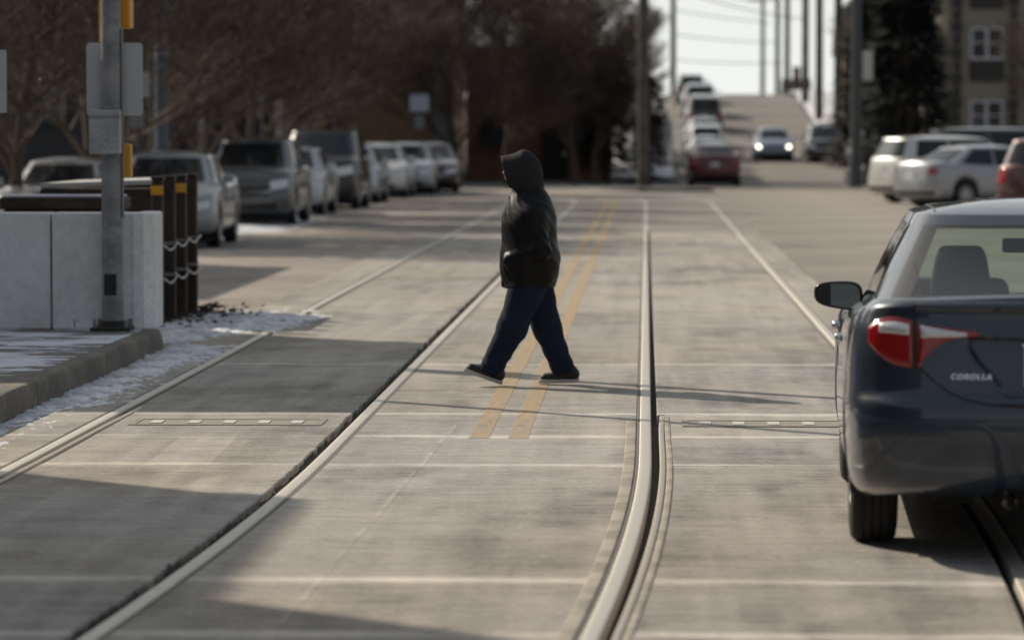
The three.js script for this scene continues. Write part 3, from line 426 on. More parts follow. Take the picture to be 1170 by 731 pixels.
// ---------------------------------------------------------------- the dark grey sedan
const font = await new FontLoader().loadAsync('fonts/droid/droid_sans_bold.typeface.json');
{
  const t = thing('sedan', 'dark slate grey sedan seen from behind, cut by the picture edge', 'car', [1.791, 0, -17.09], -2.2 * Math.PI / 180);
  const pm = new THREE.MeshPhysicalMaterial({ color: lin(0.022, 0.034, 0.055), roughness: 0.3, metalness: 0.25, clearcoat: 1, clearcoatRoughness: 0.04, side: THREE.DoubleSide });
  const L = 4.64, hw = 0.8875, za = 1.34, zfA = -1.36, r = 0.318, N = 3.8, MM = 22;
  const LV = [[0, 0.91, 0.16, 0.12], [0.037, 0.955, 0.075, 0.06], [0.112, 0.98, 0.03, 0.03], [0.26, 0.996, 0.005, 0.01], [0.385, 1, 0, 0], [0.478, 1, 0.008, 0.01], [0.522, 0.998, 0.035, 0.02], [0.596, 0.996, 0.046, 0.03], [0.72, 0.99, 0.058, 0.06], [0.845, 0.972, 0.073, 0.10], [0.907, 0.952, 0.083, 0.14], [0.944, 0.935, 0.083, 0.17], [0.975, 0.912, 0.075, 0.20], [1, 0.88, 0.105, 0.25]];
  const RIM = [[-2.32, 0.62], [-2.1, 0.74], [-1.9, 0.82], [-1.0, 0.93], [0, 0.935], [1.0, 0.975], [1.6, 1.03], [2.0, 1.068], [2.32, 1.075]];
  const sill = (z) => { let y = z > 1.6 ? lerp(0.235, 0.275, sstep(1.7, 2.2, z)) : 0.2; for (const a of [za, zfA]) { const d = z - a, R = r + 0.04; if (Math.abs(d) < R) y = Math.max(y, r + Math.sqrt(R * R - d * d)); } return y; };
  const at = (p, q, tt, s) => { const w = smooth(LV, tt, 1), zr = L / 2 - smooth(LV, tt, 2), zf = -L / 2 + smooth(LV, tt, 3), z = (zr + zf) / 2 + (zr - zf) / 2 * q; return [s * hw * w * p, lerp(sill(z), smooth(RIM, z), tt), z]; };
  const lower = (c, tt, s) => at(c.p, c.q, tt, s);
  // point on the skin at the rear, from x and height, pushed out by off
  const skin = (x, y, off = 0) => { let tt = clamp((y - 0.275) / 0.8); for (let k = 0; k < 3; k++) { const w = smooth(LV, tt, 1), p = Math.min(0.992, Math.abs(x) / (hw * w)), q = Math.pow(1 - p ** N, 1 / MM), P = at(p, q, tt, Math.sign(x) || 1); tt = clamp(tt + (y - P[1]) / 0.8); }
    const w = smooth(LV, tt, 1), p = Math.min(0.992, Math.abs(x) / (hw * w)), q = Math.pow(1 - p ** N, 1 / MM), P = at(p, q, tt, Math.sign(x) || 1); const nx = Math.pow(p, N - 1) * N / (hw * w), nz = Math.pow(q, MM - 1) * MM / 2.3, ln = Math.hypot(nx, nz); return [P[0] + (Math.sign(x) || 1) * nx / ln * off, P[1], P[2] + nz / ln * off]; };
  const rp = []; for (let i = 0; i <= 22; i++) rp.push(0.93 * i / 22);
  const sq = []; for (let i = -150; i <= 150; i++) sq.push(-i / 150 * 0.99);
  const cols0 = []; { const q0 = Math.pow(1 - 0.93 ** N, 1 / MM); for (const p of rp) cols0.push({ p, q: Math.pow(1 - p ** N, 1 / MM), r: 1 }); for (const p of [0.945, 0.96, 0.972, 0.982]) cols0.push({ p, q: Math.pow(1 - p ** N, 1 / MM), r: 0 }); const q1 = cols0[cols0.length - 1].q; for (const q of sq) if (q < q1 - 0.01 && q > -q0 + 0.005) cols0.push({ p: Math.pow(1 - Math.abs(q) ** MM, 1 / N), q, r: 0 }); for (const p of [...rp].reverse()) cols0.push({ p, q: -Math.pow(1 - p ** N, 1 / MM), r: -1 }); }
  const lv = []; for (let i = 0; i <= 44; i++) lv.push(i / 44);
  const seamX = (y) => smooth([[0.655, 0.0], [0.658, 0.26], [0.664, 0.33], [0.685, 0.43], [0.735, 0.515], [0.80, 0.585], [0.87, 0.605], [1.08, 0.612]], y);
  const gs = [gridMesh(cols0, lv, lower, (a, b, c, d) => !(a.r === 1 && b.r === 1 && b.p * hw < 0.5 && c > 0.56 && d < 0.93))];
  { const pos = [], idx = [], n = 14, K = cols0.length; cols0.forEach((c) => { const a = lower(c, 1, 1); for (let i = 0; i <= n; i++) { const u = i / n * 2 - 1; pos.push(a[0] * u, a[1] + 0.022 * (1 - u * u) * Math.min(1, c.p * 1.2), a[2]); } });
    for (let k = 0; k < K - 1; k++) { const z = lower(cols0[k], 1, 1)[2]; if (z < 1.75 && z > -1.0) continue; for (let i = 0; i < n; i++) { const a = k * (n + 1) + i; idx.push(a, a + n + 1, a + 1, a + 1, a + n + 1, a + n + 2); } } gs.push(raw(pos, idx)); }
  // cabin
  const gc = []; { const n = 3, m = 10, ps = [0, 0.15, 0.3, 0.45, 0.6, 0.72, 0.8, 0.845, 0.88, 0.905, 0.93]; for (const p of ps) gc.push({ p, q: Math.pow(1 - p ** n, 1 / m), r: 1 }); for (const p of [0.95, 0.967, 0.98]) gc.push({ p, q: Math.pow(1 - p ** n, 1 / m), r: 0 });
    for (const q of [0.8, 0.76, 0.7, 0.6, 0.45, 0.3, 0.15, 0.03, -0.02, -0.15, -0.3, -0.45, -0.6, -0.7, -0.8]) gc.push({ p: Math.pow(1 - Math.abs(q) ** m, 1 / n), q, r: 0 }); for (const p of [...ps].reverse()) gc.push({ p, q: -Math.pow(1 - p ** n, 1 / m), r: -1 }); }
  const yR = 1.395, G = { rb: 1.93, rt: 1.16, fb: -1.2, ft: -0.28 };
  const upper = (c, s, sd) => { const w = lerp(0.785, 0.575, s ** 1.2), zr = lerp(G.rb, G.rt, s ** 0.95), zf = lerp(G.fb, G.ft, s), z = (zr + zf) / 2 + (zr - zf) / 2 * c.q; return [sd * w * c.p, lerp(smooth(RIM, z) - 0.012, yR, s), z]; };
  const gl = [0, 0.05, 0.09, 0.2, 0.35, 0.5, 0.65, 0.8, 0.86, 0.9, 0.95, 1], e1 = 1e-3;
  const rearAll = (a, b, c, d) => a.r === 1 && b.r === 1 && b.p <= 0.905 + e1 && c >= 0.05 - e1 && d <= 0.9 + e1;
  const rearGl = (a, b, c, d) => a.r === 1 && b.r === 1 && b.p <= 0.8 + e1 && c >= 0.09 - e1 && d <= 0.86 + e1;
  const frontGl = (a, b, c, d) => a.r === -1 && b.r === -1 && a.p <= 0.88 + e1 && c >= 0.05 - e1 && d <= 0.9 + e1;
  const side = (sd) => (a, b, c, d, s) => (!sd || s === sd) && a.r === 0 && b.r === 0 && a.q <= 0.7 + e1 && b.q >= -0.8 - e1 && c >= 0.09 - e1 && d <= 0.9 + e1 && !(a.q > 0.02 && a.q < 0.04);
  gs.push(gridMesh(gc, gl, upper, (...a) => !rearAll(...a) && !frontGl(...a) && !side(0)(...a)));
  gs.push(gridMesh(gc, [1, 0.985, 0.95, 0.88, 0.75, 0.5, 0.25, 0], (c, k, s) => { const e = upper(c, 1, s), mz = 0.44; return [e[0] * k, yR + 0.062 * (1 - k ** 2.6), mz + (e[2] - mz) * k]; }));
  mesh('body', gs.map((g) => g), pm, t);
  const glass = new THREE.MeshPhysicalMaterial({ color: lin(0.66, 0.74, 0.68), roughness: 0.02, transmission: 1, thickness: 0, ior: 1.5, side: THREE.DoubleSide });
  const rw = mesh('rear_window', gridMesh(gc, gl, upper, rearGl), glass, t); mesh('black_border', gridMesh(gc, gl, upper, (...a) => rearAll(...a) && !rearGl(...a)), blackTrim, rw);
  mesh('windshield', gridMesh(gc, gl, upper, frontGl), glass, t); for (const s of [-1, 1]) mesh('side_window', gridMesh(gc, gl, upper, side(s)), glass, t);
  // roof ditches
  for (const s of [-1, 1]) mesh('roof_seam', new THREE.TubeGeometry(new THREE.CatmullRomCurve3([1.0, 0.8, 0.4, 0, -0.1].map((z) => V(s * 0.49, yR + 0.0225 - 0.022 * ((z - 0.44) / 0.66) ** 6, z))), 20, 0.004, 6), blackTrim, t);
  // boot lid, standing 8 mm proud, with its recess and black seal
  const dent = (x, y) => { const hwx = lerp(0.27, 0.40, sstep(0.69, 0.9, y)); return 0.034 * sstep(hwx + 0.012, hwx - 0.02, Math.abs(x)) * sstep(0.685, 0.705, y) * sstep(0.925, 0.915, y); };
  const patch = (x0, x1, y0, y1, nx, ny, f) => { const pos = [], idx = []; for (let j = 0; j <= ny; j++) for (let i = 0; i <= nx; i++) { const y = lerp(y0, y1, j / ny), a = typeof x0 === 'function' ? x0(y) : x0, b = typeof x1 === 'function' ? x1(y) : x1, x = lerp(a, b, i / nx); pos.push(...f(x, y)); } for (let j = 0; j < ny; j++) for (let i = 0; i < nx; i++) { const a = j * (nx + 1) + i; idx.push(a, a + 1, a + nx + 1, a + 1, a + nx + 2, a + nx + 1); } return raw(pos, idx); };
  const lid = patch((y) => -seamX(y), (y) => seamX(y), 0.6565, 1.068, 90, 64, (x, y) => { const P = skin(x, y, 0.008); P[2] -= dent(x, y); return P; });
  const lidRim = [-1, 1].map((s) => patch(0, 1, 0.6565, 1.068, 1, 60, (u, y) => skin(s * seamX(y), y, u ? 0.008 : -0.004)));
  const boot = mesh('boot_lid', [lid, ...lidRim], pm, t);
  for (const s of [-1, 1]) mesh('seal', patch((y) => s * seamX(y), (y) => s * (seamX(y) + 0.013), 0.6565, 1.075, 1, 70, (x, y) => skin(x, y, 0.0015)), M.dark, boot);
  { const pts = []; for (let i = 0; i <= 40; i++) { const x = lerp(-0.34, 0.34, i / 40); pts.push(V(...skin(x, 0.651 + 0.012 * (x / 0.34) ** 4, 0.0))); } mesh('seal', new THREE.TubeGeometry(new THREE.CatmullRomCurve3(pts), 40, 0.006, 6), M.dark, boot); }
  mesh('garnish_bar', patch(-0.335, 0.335, 0.918, 0.955, 50, 4, (x, y) => { const P = skin(x, y, 0.012); P[2] += 0.012 * Math.sin((y - 0.918) / 0.037 * Math.PI); return P; }), pm, boot);
  { const P = skin(0, 0.8), pl = mesh('number_plate', rbx(0.36, 0.175, 0.012, 0.004, 0, 0.8, P[2] - 0.018), plateMat, boot); for (const y of [0.893, 0.707]) mesh('plate_frame', bx(0.37, 0.012, 0.016, 0, y, P[2] - 0.018), chrome, pl); }
  { const tg = new TextGeometry('COROLLA', { font, size: 0.0225, depth: 0.004, curveSegments: 3 }); tg.computeBoundingBox(); const w = tg.boundingBox.max.x; tg.scale(0.166 / w, 1, 1); const p = tg.attributes.position; for (let i = 0; i < p.count; i++) { const x = -0.474 + p.getX(i) + p.getY(i) * 0.15, y = 0.757 + p.getY(i), P = skin(x, y, 0.010 + p.getZ(i)); p.setXYZ(i, P[0], P[1], P[2] - 0); } tg.computeVertexNormals(); mesh('lettering', tg, chrome, boot);
    const e = (rx, ry) => { const pts = []; for (let i = 0; i < 32; i++) { const a = i / 32 * 2 * Math.PI, P = skin(rx * Math.cos(a), 0.985 + ry * Math.sin(a), 0.014); pts.push(V(...P)); } return new THREE.TubeGeometry(new THREE.CatmullRomCurve3(pts, true), 48, 0.005, 6, true); }; mesh('emblem', [e(0.055, 0.037), e(0.02, 0.035), e(0.038, 0.014)], chrome, boot); }
  // lamps: red housing with clear lenses, split by the boot seam
  const TOP = [[0.355, 0.949], [0.45, 0.962], [0.612, 0.989], [0.69, 1.004], [0.735, 1.0], [0.765, 0.988], [0.80, 0.96]], BOT = [[0.355, 0.926], [0.44, 0.919], [0.50, 0.90], [0.54, 0.872], [0.575, 0.828], [0.592, 0.803], [0.66, 0.804], [0.70, 0.814], [0.735, 0.832], [0.765, 0.856], [0.80, 0.895]];
  for (const s of [-1, 1]) {
    const band = (xa, xb, f0, f1, off, nx = 40, ny = 10) => { const pos = [], idx = []; for (let i = 0; i <= nx; i++) for (let j = 0; j <= ny; j++) { const x = lerp(xa, xb, i / nx), b = f0(x), a = f1(x), y = lerp(b, a, j / ny), ed = Math.min(1, Math.min(j, ny - j) / 2.2, Math.min(i, nx - i) / 2.2); pos.push(...skin(s * x, y, off * (0.25 + 0.75 * Math.sqrt(ed)))); } for (let i = 0; i < nx; i++) for (let j = 0; j < ny; j++) { const a = i * (ny + 1) + j; idx.push(a, a + 1, a + ny + 1, a + 1, a + ny + 2, a + ny + 1); } return raw(pos, idx); };
    const top = (x) => smooth(TOP, x), bot = (x) => smooth(BOT, x), inner = mesh('taillight', band(0.355, 0.607, bot, top, 0.013), redLens, t), outer = mesh('taillight', band(0.622, 0.80, bot, top, 0.012), redLens, t);
    mesh('clear_lens', band(0.40, 0.598, (x) => Math.max(bot(x) + 0.003, lerp(0.924, 0.913, (x - 0.4) / 0.2)), (x) => top(x) - 0.008, 0.018, 24, 6), clearLens, inner);
    mesh('clear_lens', band(0.632, 0.758, (x) => lerp(0.922, 0.935, (x - 0.632) / 0.143), (x) => top(x) - 0.013, 0.016, 24, 6), clearLens, outer);
    mesh('lamp_gap', patch(s * 0.607, s * 0.622, 0.80, 0.99, 1, 14, (x, y) => skin(x, y, 0.009)), M.dark, outer);
    // wheels, arches, handles, mirrors
    wheel(t, s * 0.762, r, za, r, 0.205, s); wheel(t, s * 0.762, r, zfA, r, 0.205, s);
    for (const z of [za, zfA]) { const q = new THREE.CylinderGeometry(r + 0.05, r + 0.05, 0.26, 28, 1, true); q.rotateZ(Math.PI / 2); q.translate(s * 0.735, r, z); const p = q.attributes.position; for (let i = 0; i < p.count; i++) if (p.getY(i) < 0.24) p.setY(i, 0.24); mesh('wheel_arch_liner', q, M.dark, t); }
    for (const z of [0.78, -0.28]) { const h = mesh('door_handle', rbx(0.03, 0.03, 0.2, 0.012, s * (hw + 0.012), 0.845, z), pm, t); mesh('handle_tip', rbx(0.035, 0.036, 0.05, 0.012, s * (hw + 0.016), 0.845, z + 0.09), chrome, h); }
    const mr = new THREE.SphereGeometry(1, 32, 20), p = mr.attributes.position; for (let i = 0; i < p.count; i++) { let [x, y, z] = [p.getX(i), p.getY(i), p.getZ(i)]; const sq2 = (v) => Math.sign(v) * Math.abs(v) ** 0.62; x = sq2(x); y = sq2(y); if (z > 0) z = Math.min(z, 0.35); const tap = 1 - 0.28 * clamp(x * 0.5 + 0.5); p.setXYZ(i, s * (0.885 + 0.118 * x), 0.967 + 0.008 * x + 0.079 * y * tap, -0.66 + z * 0.11); } mr.computeVertexNormals();
    const mi = mesh('door_mirror', [mr, bx(0.12, 0.035, 0.06, s * 0.75, 0.912, -0.68)], mat([0.012, 0.012, 0.013], 0.25), t);
    const mg = new THREE.CircleGeometry(1, 32), mp = mg.attributes.position; for (let i = 0; i < mp.count; i++) { let x = mp.getX(i), y = mp.getY(i); const sq2 = (v) => Math.sign(v) * Math.abs(v) ** 0.62; x = sq2(x); y = sq2(y); const tap = 1 - 0.28 * clamp(x * 0.5 + 0.5); mp.setXYZ(i, s * (0.885 + 0.102 * x), 0.967 + 0.008 * x + 0.065 * y * tap, -0.617 - 0.012 * x); } mg.computeVertexNormals(); mesh('mirror_glass', mg, mat([0.5, 0.55, 0.5], 0.03, { metalness: 1 }), mi);
  }
  // underside, exhaust, cabin
  mesh('underbody', [bx(1.2, 0.1, 4.1, 0, 0.31, -0.02), bx(1.1, 0.06, 0.45, 0, 0.335, 1.88), bx(0.16, 0.16, 0.3, -0.44, 0.30, 1.75), cyl(0.05, 0.05, 0.2, -0.35, 0.25, 1.5, 12), rbx(0.9, 0.08, 0.1, 0.03, 0, 0.24, za)], mat([0.012, 0.012, 0.012], 0.8), t);
  const ex = new THREE.CylinderGeometry(0.027, 0.027, 0.24, 16, 1, true); ex.rotateX(Math.PI / 2 - 0.15); ex.translate(-0.22, 0.245, 2.1); mesh('exhaust_pipe', ex, mat([0.3, 0.26, 0.2], 0.5, { metalness: 0.8 }), t);
  mesh('parcel_shelf', bx(1.3, 0.03, 0.75, 0, 1.0, 1.42), mat([0.02, 0.02, 0.022], 0.95), t); mesh('dashboard', rbx(1.4, 0.2, 0.5, 0.06, 0, 0.87, -0.75), M.dark, t); mesh('cabin_floor', bx(1.5, 0.04, 3.0, 0, 0.62, 0.3), M.dark, t);
  const sm = mat([0.055, 0.057, 0.06], 0.9);
  for (const s of [-1, 1]) { mesh('front_seat', [rbx(0.48, 0.62, 0.13, 0.06, s * 0.355, 0.78, 0.12, 0, 0.2)], sm, t); mesh('headrest', (() => { const hr = rbx(0.30, 0.26, 0.12, 0.055, s * 0.34, 1.105, 0.24, 0, 0.1), q = hr.attributes.position; for (let i = 0; i < q.count; i++) { const f = 1 - 0.25 * clamp((q.getY(i) - 1.0) / 0.2); q.setX(i, s * 0.34 + (q.getX(i) - s * 0.34) * f); } return hr; })(), sm, t); mesh('rear_seat', rbx(0.6, 0.5, 0.14, 0.06, s * 0.33, 0.75, 1.05, 0, 0.3), sm, t); }
  mesh('cabin_mirror', rbx(0.23, 0.07, 0.03, 0.012, 0.0, 1.215, -0.42), M.dark, t);
  mesh('wiper_line', bar(V(-0.6, 1.2, 1.62), V(-0.57, 1.06, 1.86), 0.003), M.dark, rw);
}

// ---------------------------------------------------------------- parked and moving cars
const LG = 'cars parked along the far kerb', FACE = Math.PI;
car('coupe_car', 'low silver coupe half hidden behind the white wall', 'coupe', [0.36, 0.36, 0.36], [-9.35, 59], FACE, LG);
car('sedan_car', 'silver sedan behind the brown posts, first of the parked row', 'sedan', [0.3, 0.31, 0.32], [-7.38, 57.0], FACE + 0.02, LG);
car('suv_car', 'dusty grey compact suv with roof rails, facing the camera', 'suv', [0.11, 0.115, 0.118], [-7.5, 70.6], FACE, LG, { rack: true });
car('sedan_car', 'small white sedan squeezed between the grey and the black suv', 'sedan', [0.55, 0.57, 0.6], [-7.62, 78.4], FACE, LG);
car('truck_car', 'tall black suv with a pale roof edge, largest in the row', 'bigsuv', [0.016, 0.017, 0.02], [-7.42, 84.4], FACE, LG, { rack: true });
car('sedan_car', 'pale blue white sedan just beyond the tall black suv', 'sedan', [0.5, 0.53, 0.58], [-7.4, 91.2], FACE, LG);
car('sedan_car', 'white sedan parked before the tan brick building', 'sedan', [0.6, 0.6, 0.6], [-7.15, 98], FACE, LG);
car('suv_car', 'light grey hatchback near the far end of the parked row', 'sedan', [0.38, 0.39, 0.4], [-6.75, 103.5], FACE, LG);
car('sedan_car', 'dark maroon sedan with bright windscreen ending the parked row', 'sedan', [0.06, 0.02, 0.022], [-6.3, 106.5], FACE + 0.05, LG);
const RG = 'cars parked at an angle across the road', A = -1.0;
car('suv_car', 'white suv parked at an angle, farther behind the silver sedan', 'suv', [0.62, 0.61, 0.58], [7.75, 91.6], A - 0.05, RG);
car('sedan_car', 'silver sedan parked at an angle with its bright tail towards the road', 'sedan', [0.36, 0.37, 0.39], [7.95, 85.3], A, RG, { metal: 0.5 });
car('van_car', 'dark grey van standing broadside behind the silver sedan', 'van', [0.07, 0.072, 0.08], [10.0, 99.5], -Math.PI / 2, RG, { y: 0.02 });
car('suv_car', 'maroon suv with large red tail lamps above the dark sedan roof', 'suv', [0.09, 0.028, 0.026], [8.4, 73], -0.42, RG);
const HG = 'cars parked up the hill', hc = (D) => ({ y: elev(D) + 0.03 });
const hill = (n, l, ty, c, x, D, turn = 0, o = {}) => { const k = car(n, l, ty, c, [x, D], turn, HG, { ...hc(D), ...o }); k.rotation.order = 'YXZ'; const sl = Math.atan((elev(D + 1.3) - elev(D - 1.3)) / 2.6); k.rotation.x = Math.cos(turn) * sl; return k; };
hill('sedan_car', 'dark red sedan at the foot of the hill, tail towards the camera', 'sedan', [0.10, 0.006, 0.012], 2.36, 128);
hill('sedan_car', 'white sedan parked directly above the dark red sedan', 'sedan', [0.62, 0.62, 0.6], 2.5, 146);
hill('sedan_car', 'silver sedan third up the hill in the parked column', 'sedan', [0.4, 0.41, 0.42], 2.55, 156);
hill('suv_car', 'white suv fourth up the hill in the parked column', 'suv', [0.6, 0.6, 0.6], 2.68, 166);
hill('sedan_car', 'grey sedan fifth up the hill below the dark van', 'sedan', [0.28, 0.29, 0.31], 2.75, 177);
hill('van_car', 'tall dark blue grey van near the top of the parked column', 'van', [0.07, 0.074, 0.085], 3.0, 190);
hill('suv_car', 'grey suv above the dark van in the hill column', 'bigsuv', [0.2, 0.21, 0.23], 2.9, 201);
hill('suv_car', 'small dark suv topmost on the hill against the sky', 'suv', [0.09, 0.1, 0.11], 2.6, 214);
const lampGlow = new THREE.MeshStandardMaterial({ color: lin(0.8, 0.8, 0.75), emissive: lin(1, 0.93, 0.74), emissiveIntensity: 7, roughness: 0.2 });
{
  const k = hill('sedan_car', 'blue sedan driving down the hill with its headlamps lit', 'sedan', [0.16, 0.2, 0.29], 5.72, 167, Math.PI); delete k.userData.group;
  for (const s of [-1, 1]) { const g = new THREE.SphereGeometry(0.085, 16, 10); g.scale(1, 0.8, 0.4); g.translate(s * 0.68, 0.68, -2.24); mesh('headlamp_bulb', g, lampGlow, k); }
  const k2 = hill('suv_car', 'dark suv parked at the snowy kerb across from the blue sedan', 'suv', [0.03, 0.026, 0.03], 7.95, 165, Math.PI); 
}

// ---------------------------------------------------------------- the walking person
function surfaceNet(f, lo, hi, h) {                                   // mesh of f = 0
  const n = [0, 1, 2].map((k) => Math.ceil((hi[k] - lo[k]) / h) + 1), [nx, ny, nz] = n, val = new Float32Array(nx * ny * nz), at = (i, j, k) => (k * ny + j) * nx + i;
  for (let k = 0; k < nz; k++) for (let j = 0; j < ny; j++) for (let i = 0; i < nx; i++) val[at(i, j, k)] = f(lo[0] + i * h, lo[1] + j * h, lo[2] + k * h);
  const vid = new Int32Array(nx * ny * nz).fill(-1), pos = [], idx = [], E = [[0, 1], [0, 2], [0, 4], [1, 3], [1, 5], [2, 3], [2, 6], [3, 7], [4, 5], [4, 6], [5, 7], [6, 7]];
  for (let k = 0; k < nz - 1; k++) for (let j = 0; j < ny - 1; j++) for (let i = 0; i < nx - 1; i++) {
    const v = []; let m = 0; for (let c = 0; c < 8; c++) { const q = val[at(i + (c & 1), j + (c >> 1 & 1), k + (c >> 2))]; v.push(q); if (q < 0) m |= 1 << c; } if (m === 0 || m === 255) continue;
    let x = 0, y = 0, z = 0, w = 0; for (const [a, b] of E) if ((v[a] < 0) !== (v[b] < 0)) { const t = v[a] / (v[a] - v[b]); x += lerp(a & 1, b & 1, t); y += lerp(a >> 1 & 1, b >> 1 & 1, t); z += lerp(a >> 2, b >> 2, t); w++; }
    vid[at(i, j, k)] = pos.length / 3; pos.push(lo[0] + (i + x / w) * h, lo[1] + (j + y / w) * h, lo[2] + (k + z / w) * h);
  }
  const quad = (a, b, c, d, flip) => { if (a < 0 || b < 0 || c < 0 || d < 0) return; if (flip) idx.push(a, c, b, a, d, c); else idx.push(a, b, c, a, c, d); };
  for (let k = 1; k < nz - 1; k++) for (let j = 1; j < ny - 1; j++) for (let i = 1; i < nx - 1; i++) { const s = val[at(i, j, k)] < 0;
    if (s !== (val[at(i + 1, j, k)] < 0)) quad(vid[at(i, j - 1, k - 1)], vid[at(i, j, k - 1)], vid[at(i, j, k)], vid[at(i, j - 1, k)], !s);
    if (s !== (val[at(i, j + 1, k)] < 0)) quad(vid[at(i - 1, j, k - 1)], vid[at(i - 1, j, k)], vid[at(i, j, k)], vid[at(i, j, k - 1)], !s);
    if (s !== (val[at(i, j, k + 1)] < 0)) quad(vid[at(i - 1, j - 1, k)], vid[at(i, j - 1, k)], vid[at(i, j, k)], vid[at(i - 1, j, k)], !s); }
  const g = raw(pos, idx), uv = new Float32Array(pos.length / 3 * 2); for (let i = 0; i < uv.length / 2; i++) { uv[2 * i] = (pos[3 * i] + pos[3 * i + 2]) * 3; uv[2 * i + 1] = pos[3 * i + 1] * 3; } g.setAttribute('uv', new THREE.BufferAttribute(uv, 2)); return g;
}
const smin = (a, b, k) => { const h = Math.max(k - Math.abs(a - b), 0) / k; return Math.min(a, b) - h * h * k * 0.25; };
function cap(x, y, z, a, b, zs = 1) { const ax = a[0], ay = a[1], az = a[2] / zs; z /= zs; const bxx = b[0] - ax, by = b[1] - ay, bz = b[2] / zs - az, px = x - ax, py = y - ay, pz = z - az, t = clamp((px * bxx + py * by + pz * bz) / (bxx * bxx + by * by + bz * bz)); return Math.hypot(px - t * bxx, py - t * by, pz - t * bz) - lerp(a[3], b[3], t); }
const ell = (x, y, z, c, r) => { const k = Math.hypot((x - c[0]) / r[0], (y - c[1]) / r[1], (z - c[2]) / r[2]); return (k - 1) * Math.min(...r); };
{
  const t = thing('person', 'person in a hooded black jacket, blue jeans and dark sneakers walking across', 'person', [-0.835, 0.012, -25.35]);
  // body under the clothes: head with face, neck, trunk, legs, feet
  const head = (x, y, z) => { let d = ell(x, y, z, [-0.03, 1.49, 0], [0.092, 0.105, 0.073]); d = smin(d, ell(x, y, z, [-0.085, 1.435, 0], [0.05, 0.06, 0.05]), 0.03); d = smin(d, cap(x, y, z, [-0.12, 1.485, 0, 0.011], [-0.14, 1.455, 0, 0.015]), 0.02); for (const s of [-1, 1]) { d = smin(d, ell(x, y, z, [-0.02, 1.475, s * 0.076], [0.02, 0.03, 0.01]), 0.01); d = Math.max(d, -ell(x, y, z, [-0.122, 1.495, s * 0.032], [0.014, 0.01, 0.015])); } d = smin(d, ell(x, y, z, [-0.128, 1.418, 0], [0.01, 0.008, 0.024]), 0.012); return smin(d, cap(x, y, z, [-0.01, 1.43, 0, 0.055], [0.02, 1.28, 0, 0.06]), 0.03); };
  const legs = [[[0.03, 0.72, 0.08], [-0.08, 0.40, 0.09], [-0.232, 0.105, 0.09]], [[0.065, 0.70, -0.08], [0.15, 0.385, -0.09], [0.262, 0.10, -0.09]]];
  const bodyF = (x, y, z) => { let d = head(x, y, z); d = smin(d, cap(x, y, z, [0.03, 1.2, 0, 0.11], [0.05, 0.78, 0, 0.12], 1.4), 0.05); for (const [a, b, c] of legs) { d = smin(d, cap(x, y, z, [...a, 0.07], [...b, 0.05]), 0.03); d = smin(d, cap(x, y, z, [...b, 0.05], [...c, 0.035]), 0.02); } return d; };
  mesh('body', surfaceNet(bodyF, [-0.35, 0.02, -0.25], [0.4, 1.64, 0.25], 0.011), mat([0.28, 0.17, 0.12], 0.6), t);
  // jacket with sleeves pushed into its pockets
  const jk = (x, y, z) => {
    let d = cap(x, y, z, [0.034, 0.62, 0, 0.182], [0.036, 0.86, 0, 0.19], 1.2); d = smin(d, cap(x, y, z, [0.036, 0.86, 0, 0.19], [0.03, 1.10, 0, 0.172], 1.2), 0.08); d = smin(d, cap(x, y, z, [0.03, 1.1, 0, 0.172], [0.036, 1.19, 0, 0.15], 1.25), 0.08); d = smin(d, cap(x, y, z, [0.034, 1.2, 0, 0.145], [0.022, 1.335, 0, 0.104], 1.05), 0.08);
    for (const s of [-1, 1]) { const U = [0.055, 1.15, s * 0.175], E = [0.125, 0.925, s * 0.235], Wp = [-0.095, 0.862, s * 0.165]; let a = smin(cap(x, y, z, [...U, 0.07], [...E, 0.066]), cap(x, y, z, [...E, 0.064], [...Wp, 0.05]), 0.025); const near = Math.exp(-(((x - 0.1) ** 2 + (y - 0.93) ** 2) / 0.02)); a += (0.004 + 0.007 * near) * (Math.abs(Math.sin((y - 0.92) * 36 + (x - 0.1) * 44 + 1.5 * Math.sin(z * 14))) - 0.6); d = smin(d, a, lerp(0.018, 0.09, sstep(0.98, 1.14, y))); }
    // folds, quilting drag and a placket
    d += 0.0042 * (Math.abs(Math.sin(y * 24 + x * 20 + 3 * Math.sin(z * 8 + x * 9))) - 0.5) * sstep(0.66, 0.8, y) + 0.005 * (vn(x * 16 + 5, y * 13 + z * 9) - 0.5) + 0.006 * Math.sin(x * 34 + 2 * Math.sin(y * 14)) * sstep(0.9, 0.7, y);
    d = smin(d, cap(x, y, z, [-0.135, 1.18, 0, 0.012], [-0.15, 0.68, 0, 0.014]), 0.015);
    const hem = 0.672 - y + 0.012 * Math.sin(x * 14 + z * 6); return Math.max(d, hem);
  };
  const cloth = (o) => new THREE.MeshPhysicalMaterial({ side: THREE.DoubleSide, specularIntensity: 0.35, bumpMap: grainBump, bumpScale: 0.004, ...o }), jm = cloth({ color: lin(0.0105, 0.0098, 0.0098), roughness: 0.45, specularIntensity: 0.28 });
  const jacket = mesh('jacket', surfaceNet(jk, [-0.24, 0.63, -0.36], [0.3, 1.45, 0.36], 0.0085), jm, t);
  // hood, open towards the walking direction
  const shell = (x, y, z, k) => { const fw = Math.max(0, -0.02 - x), xx = Math.max(x, -0.02), cy = 1.472 - 0.3 * fw; return ell(xx, y, z, [-0.02, cy, 0], [0.122 * k, 0.142 * k, 0.118 * k - fw * 0.05]); };
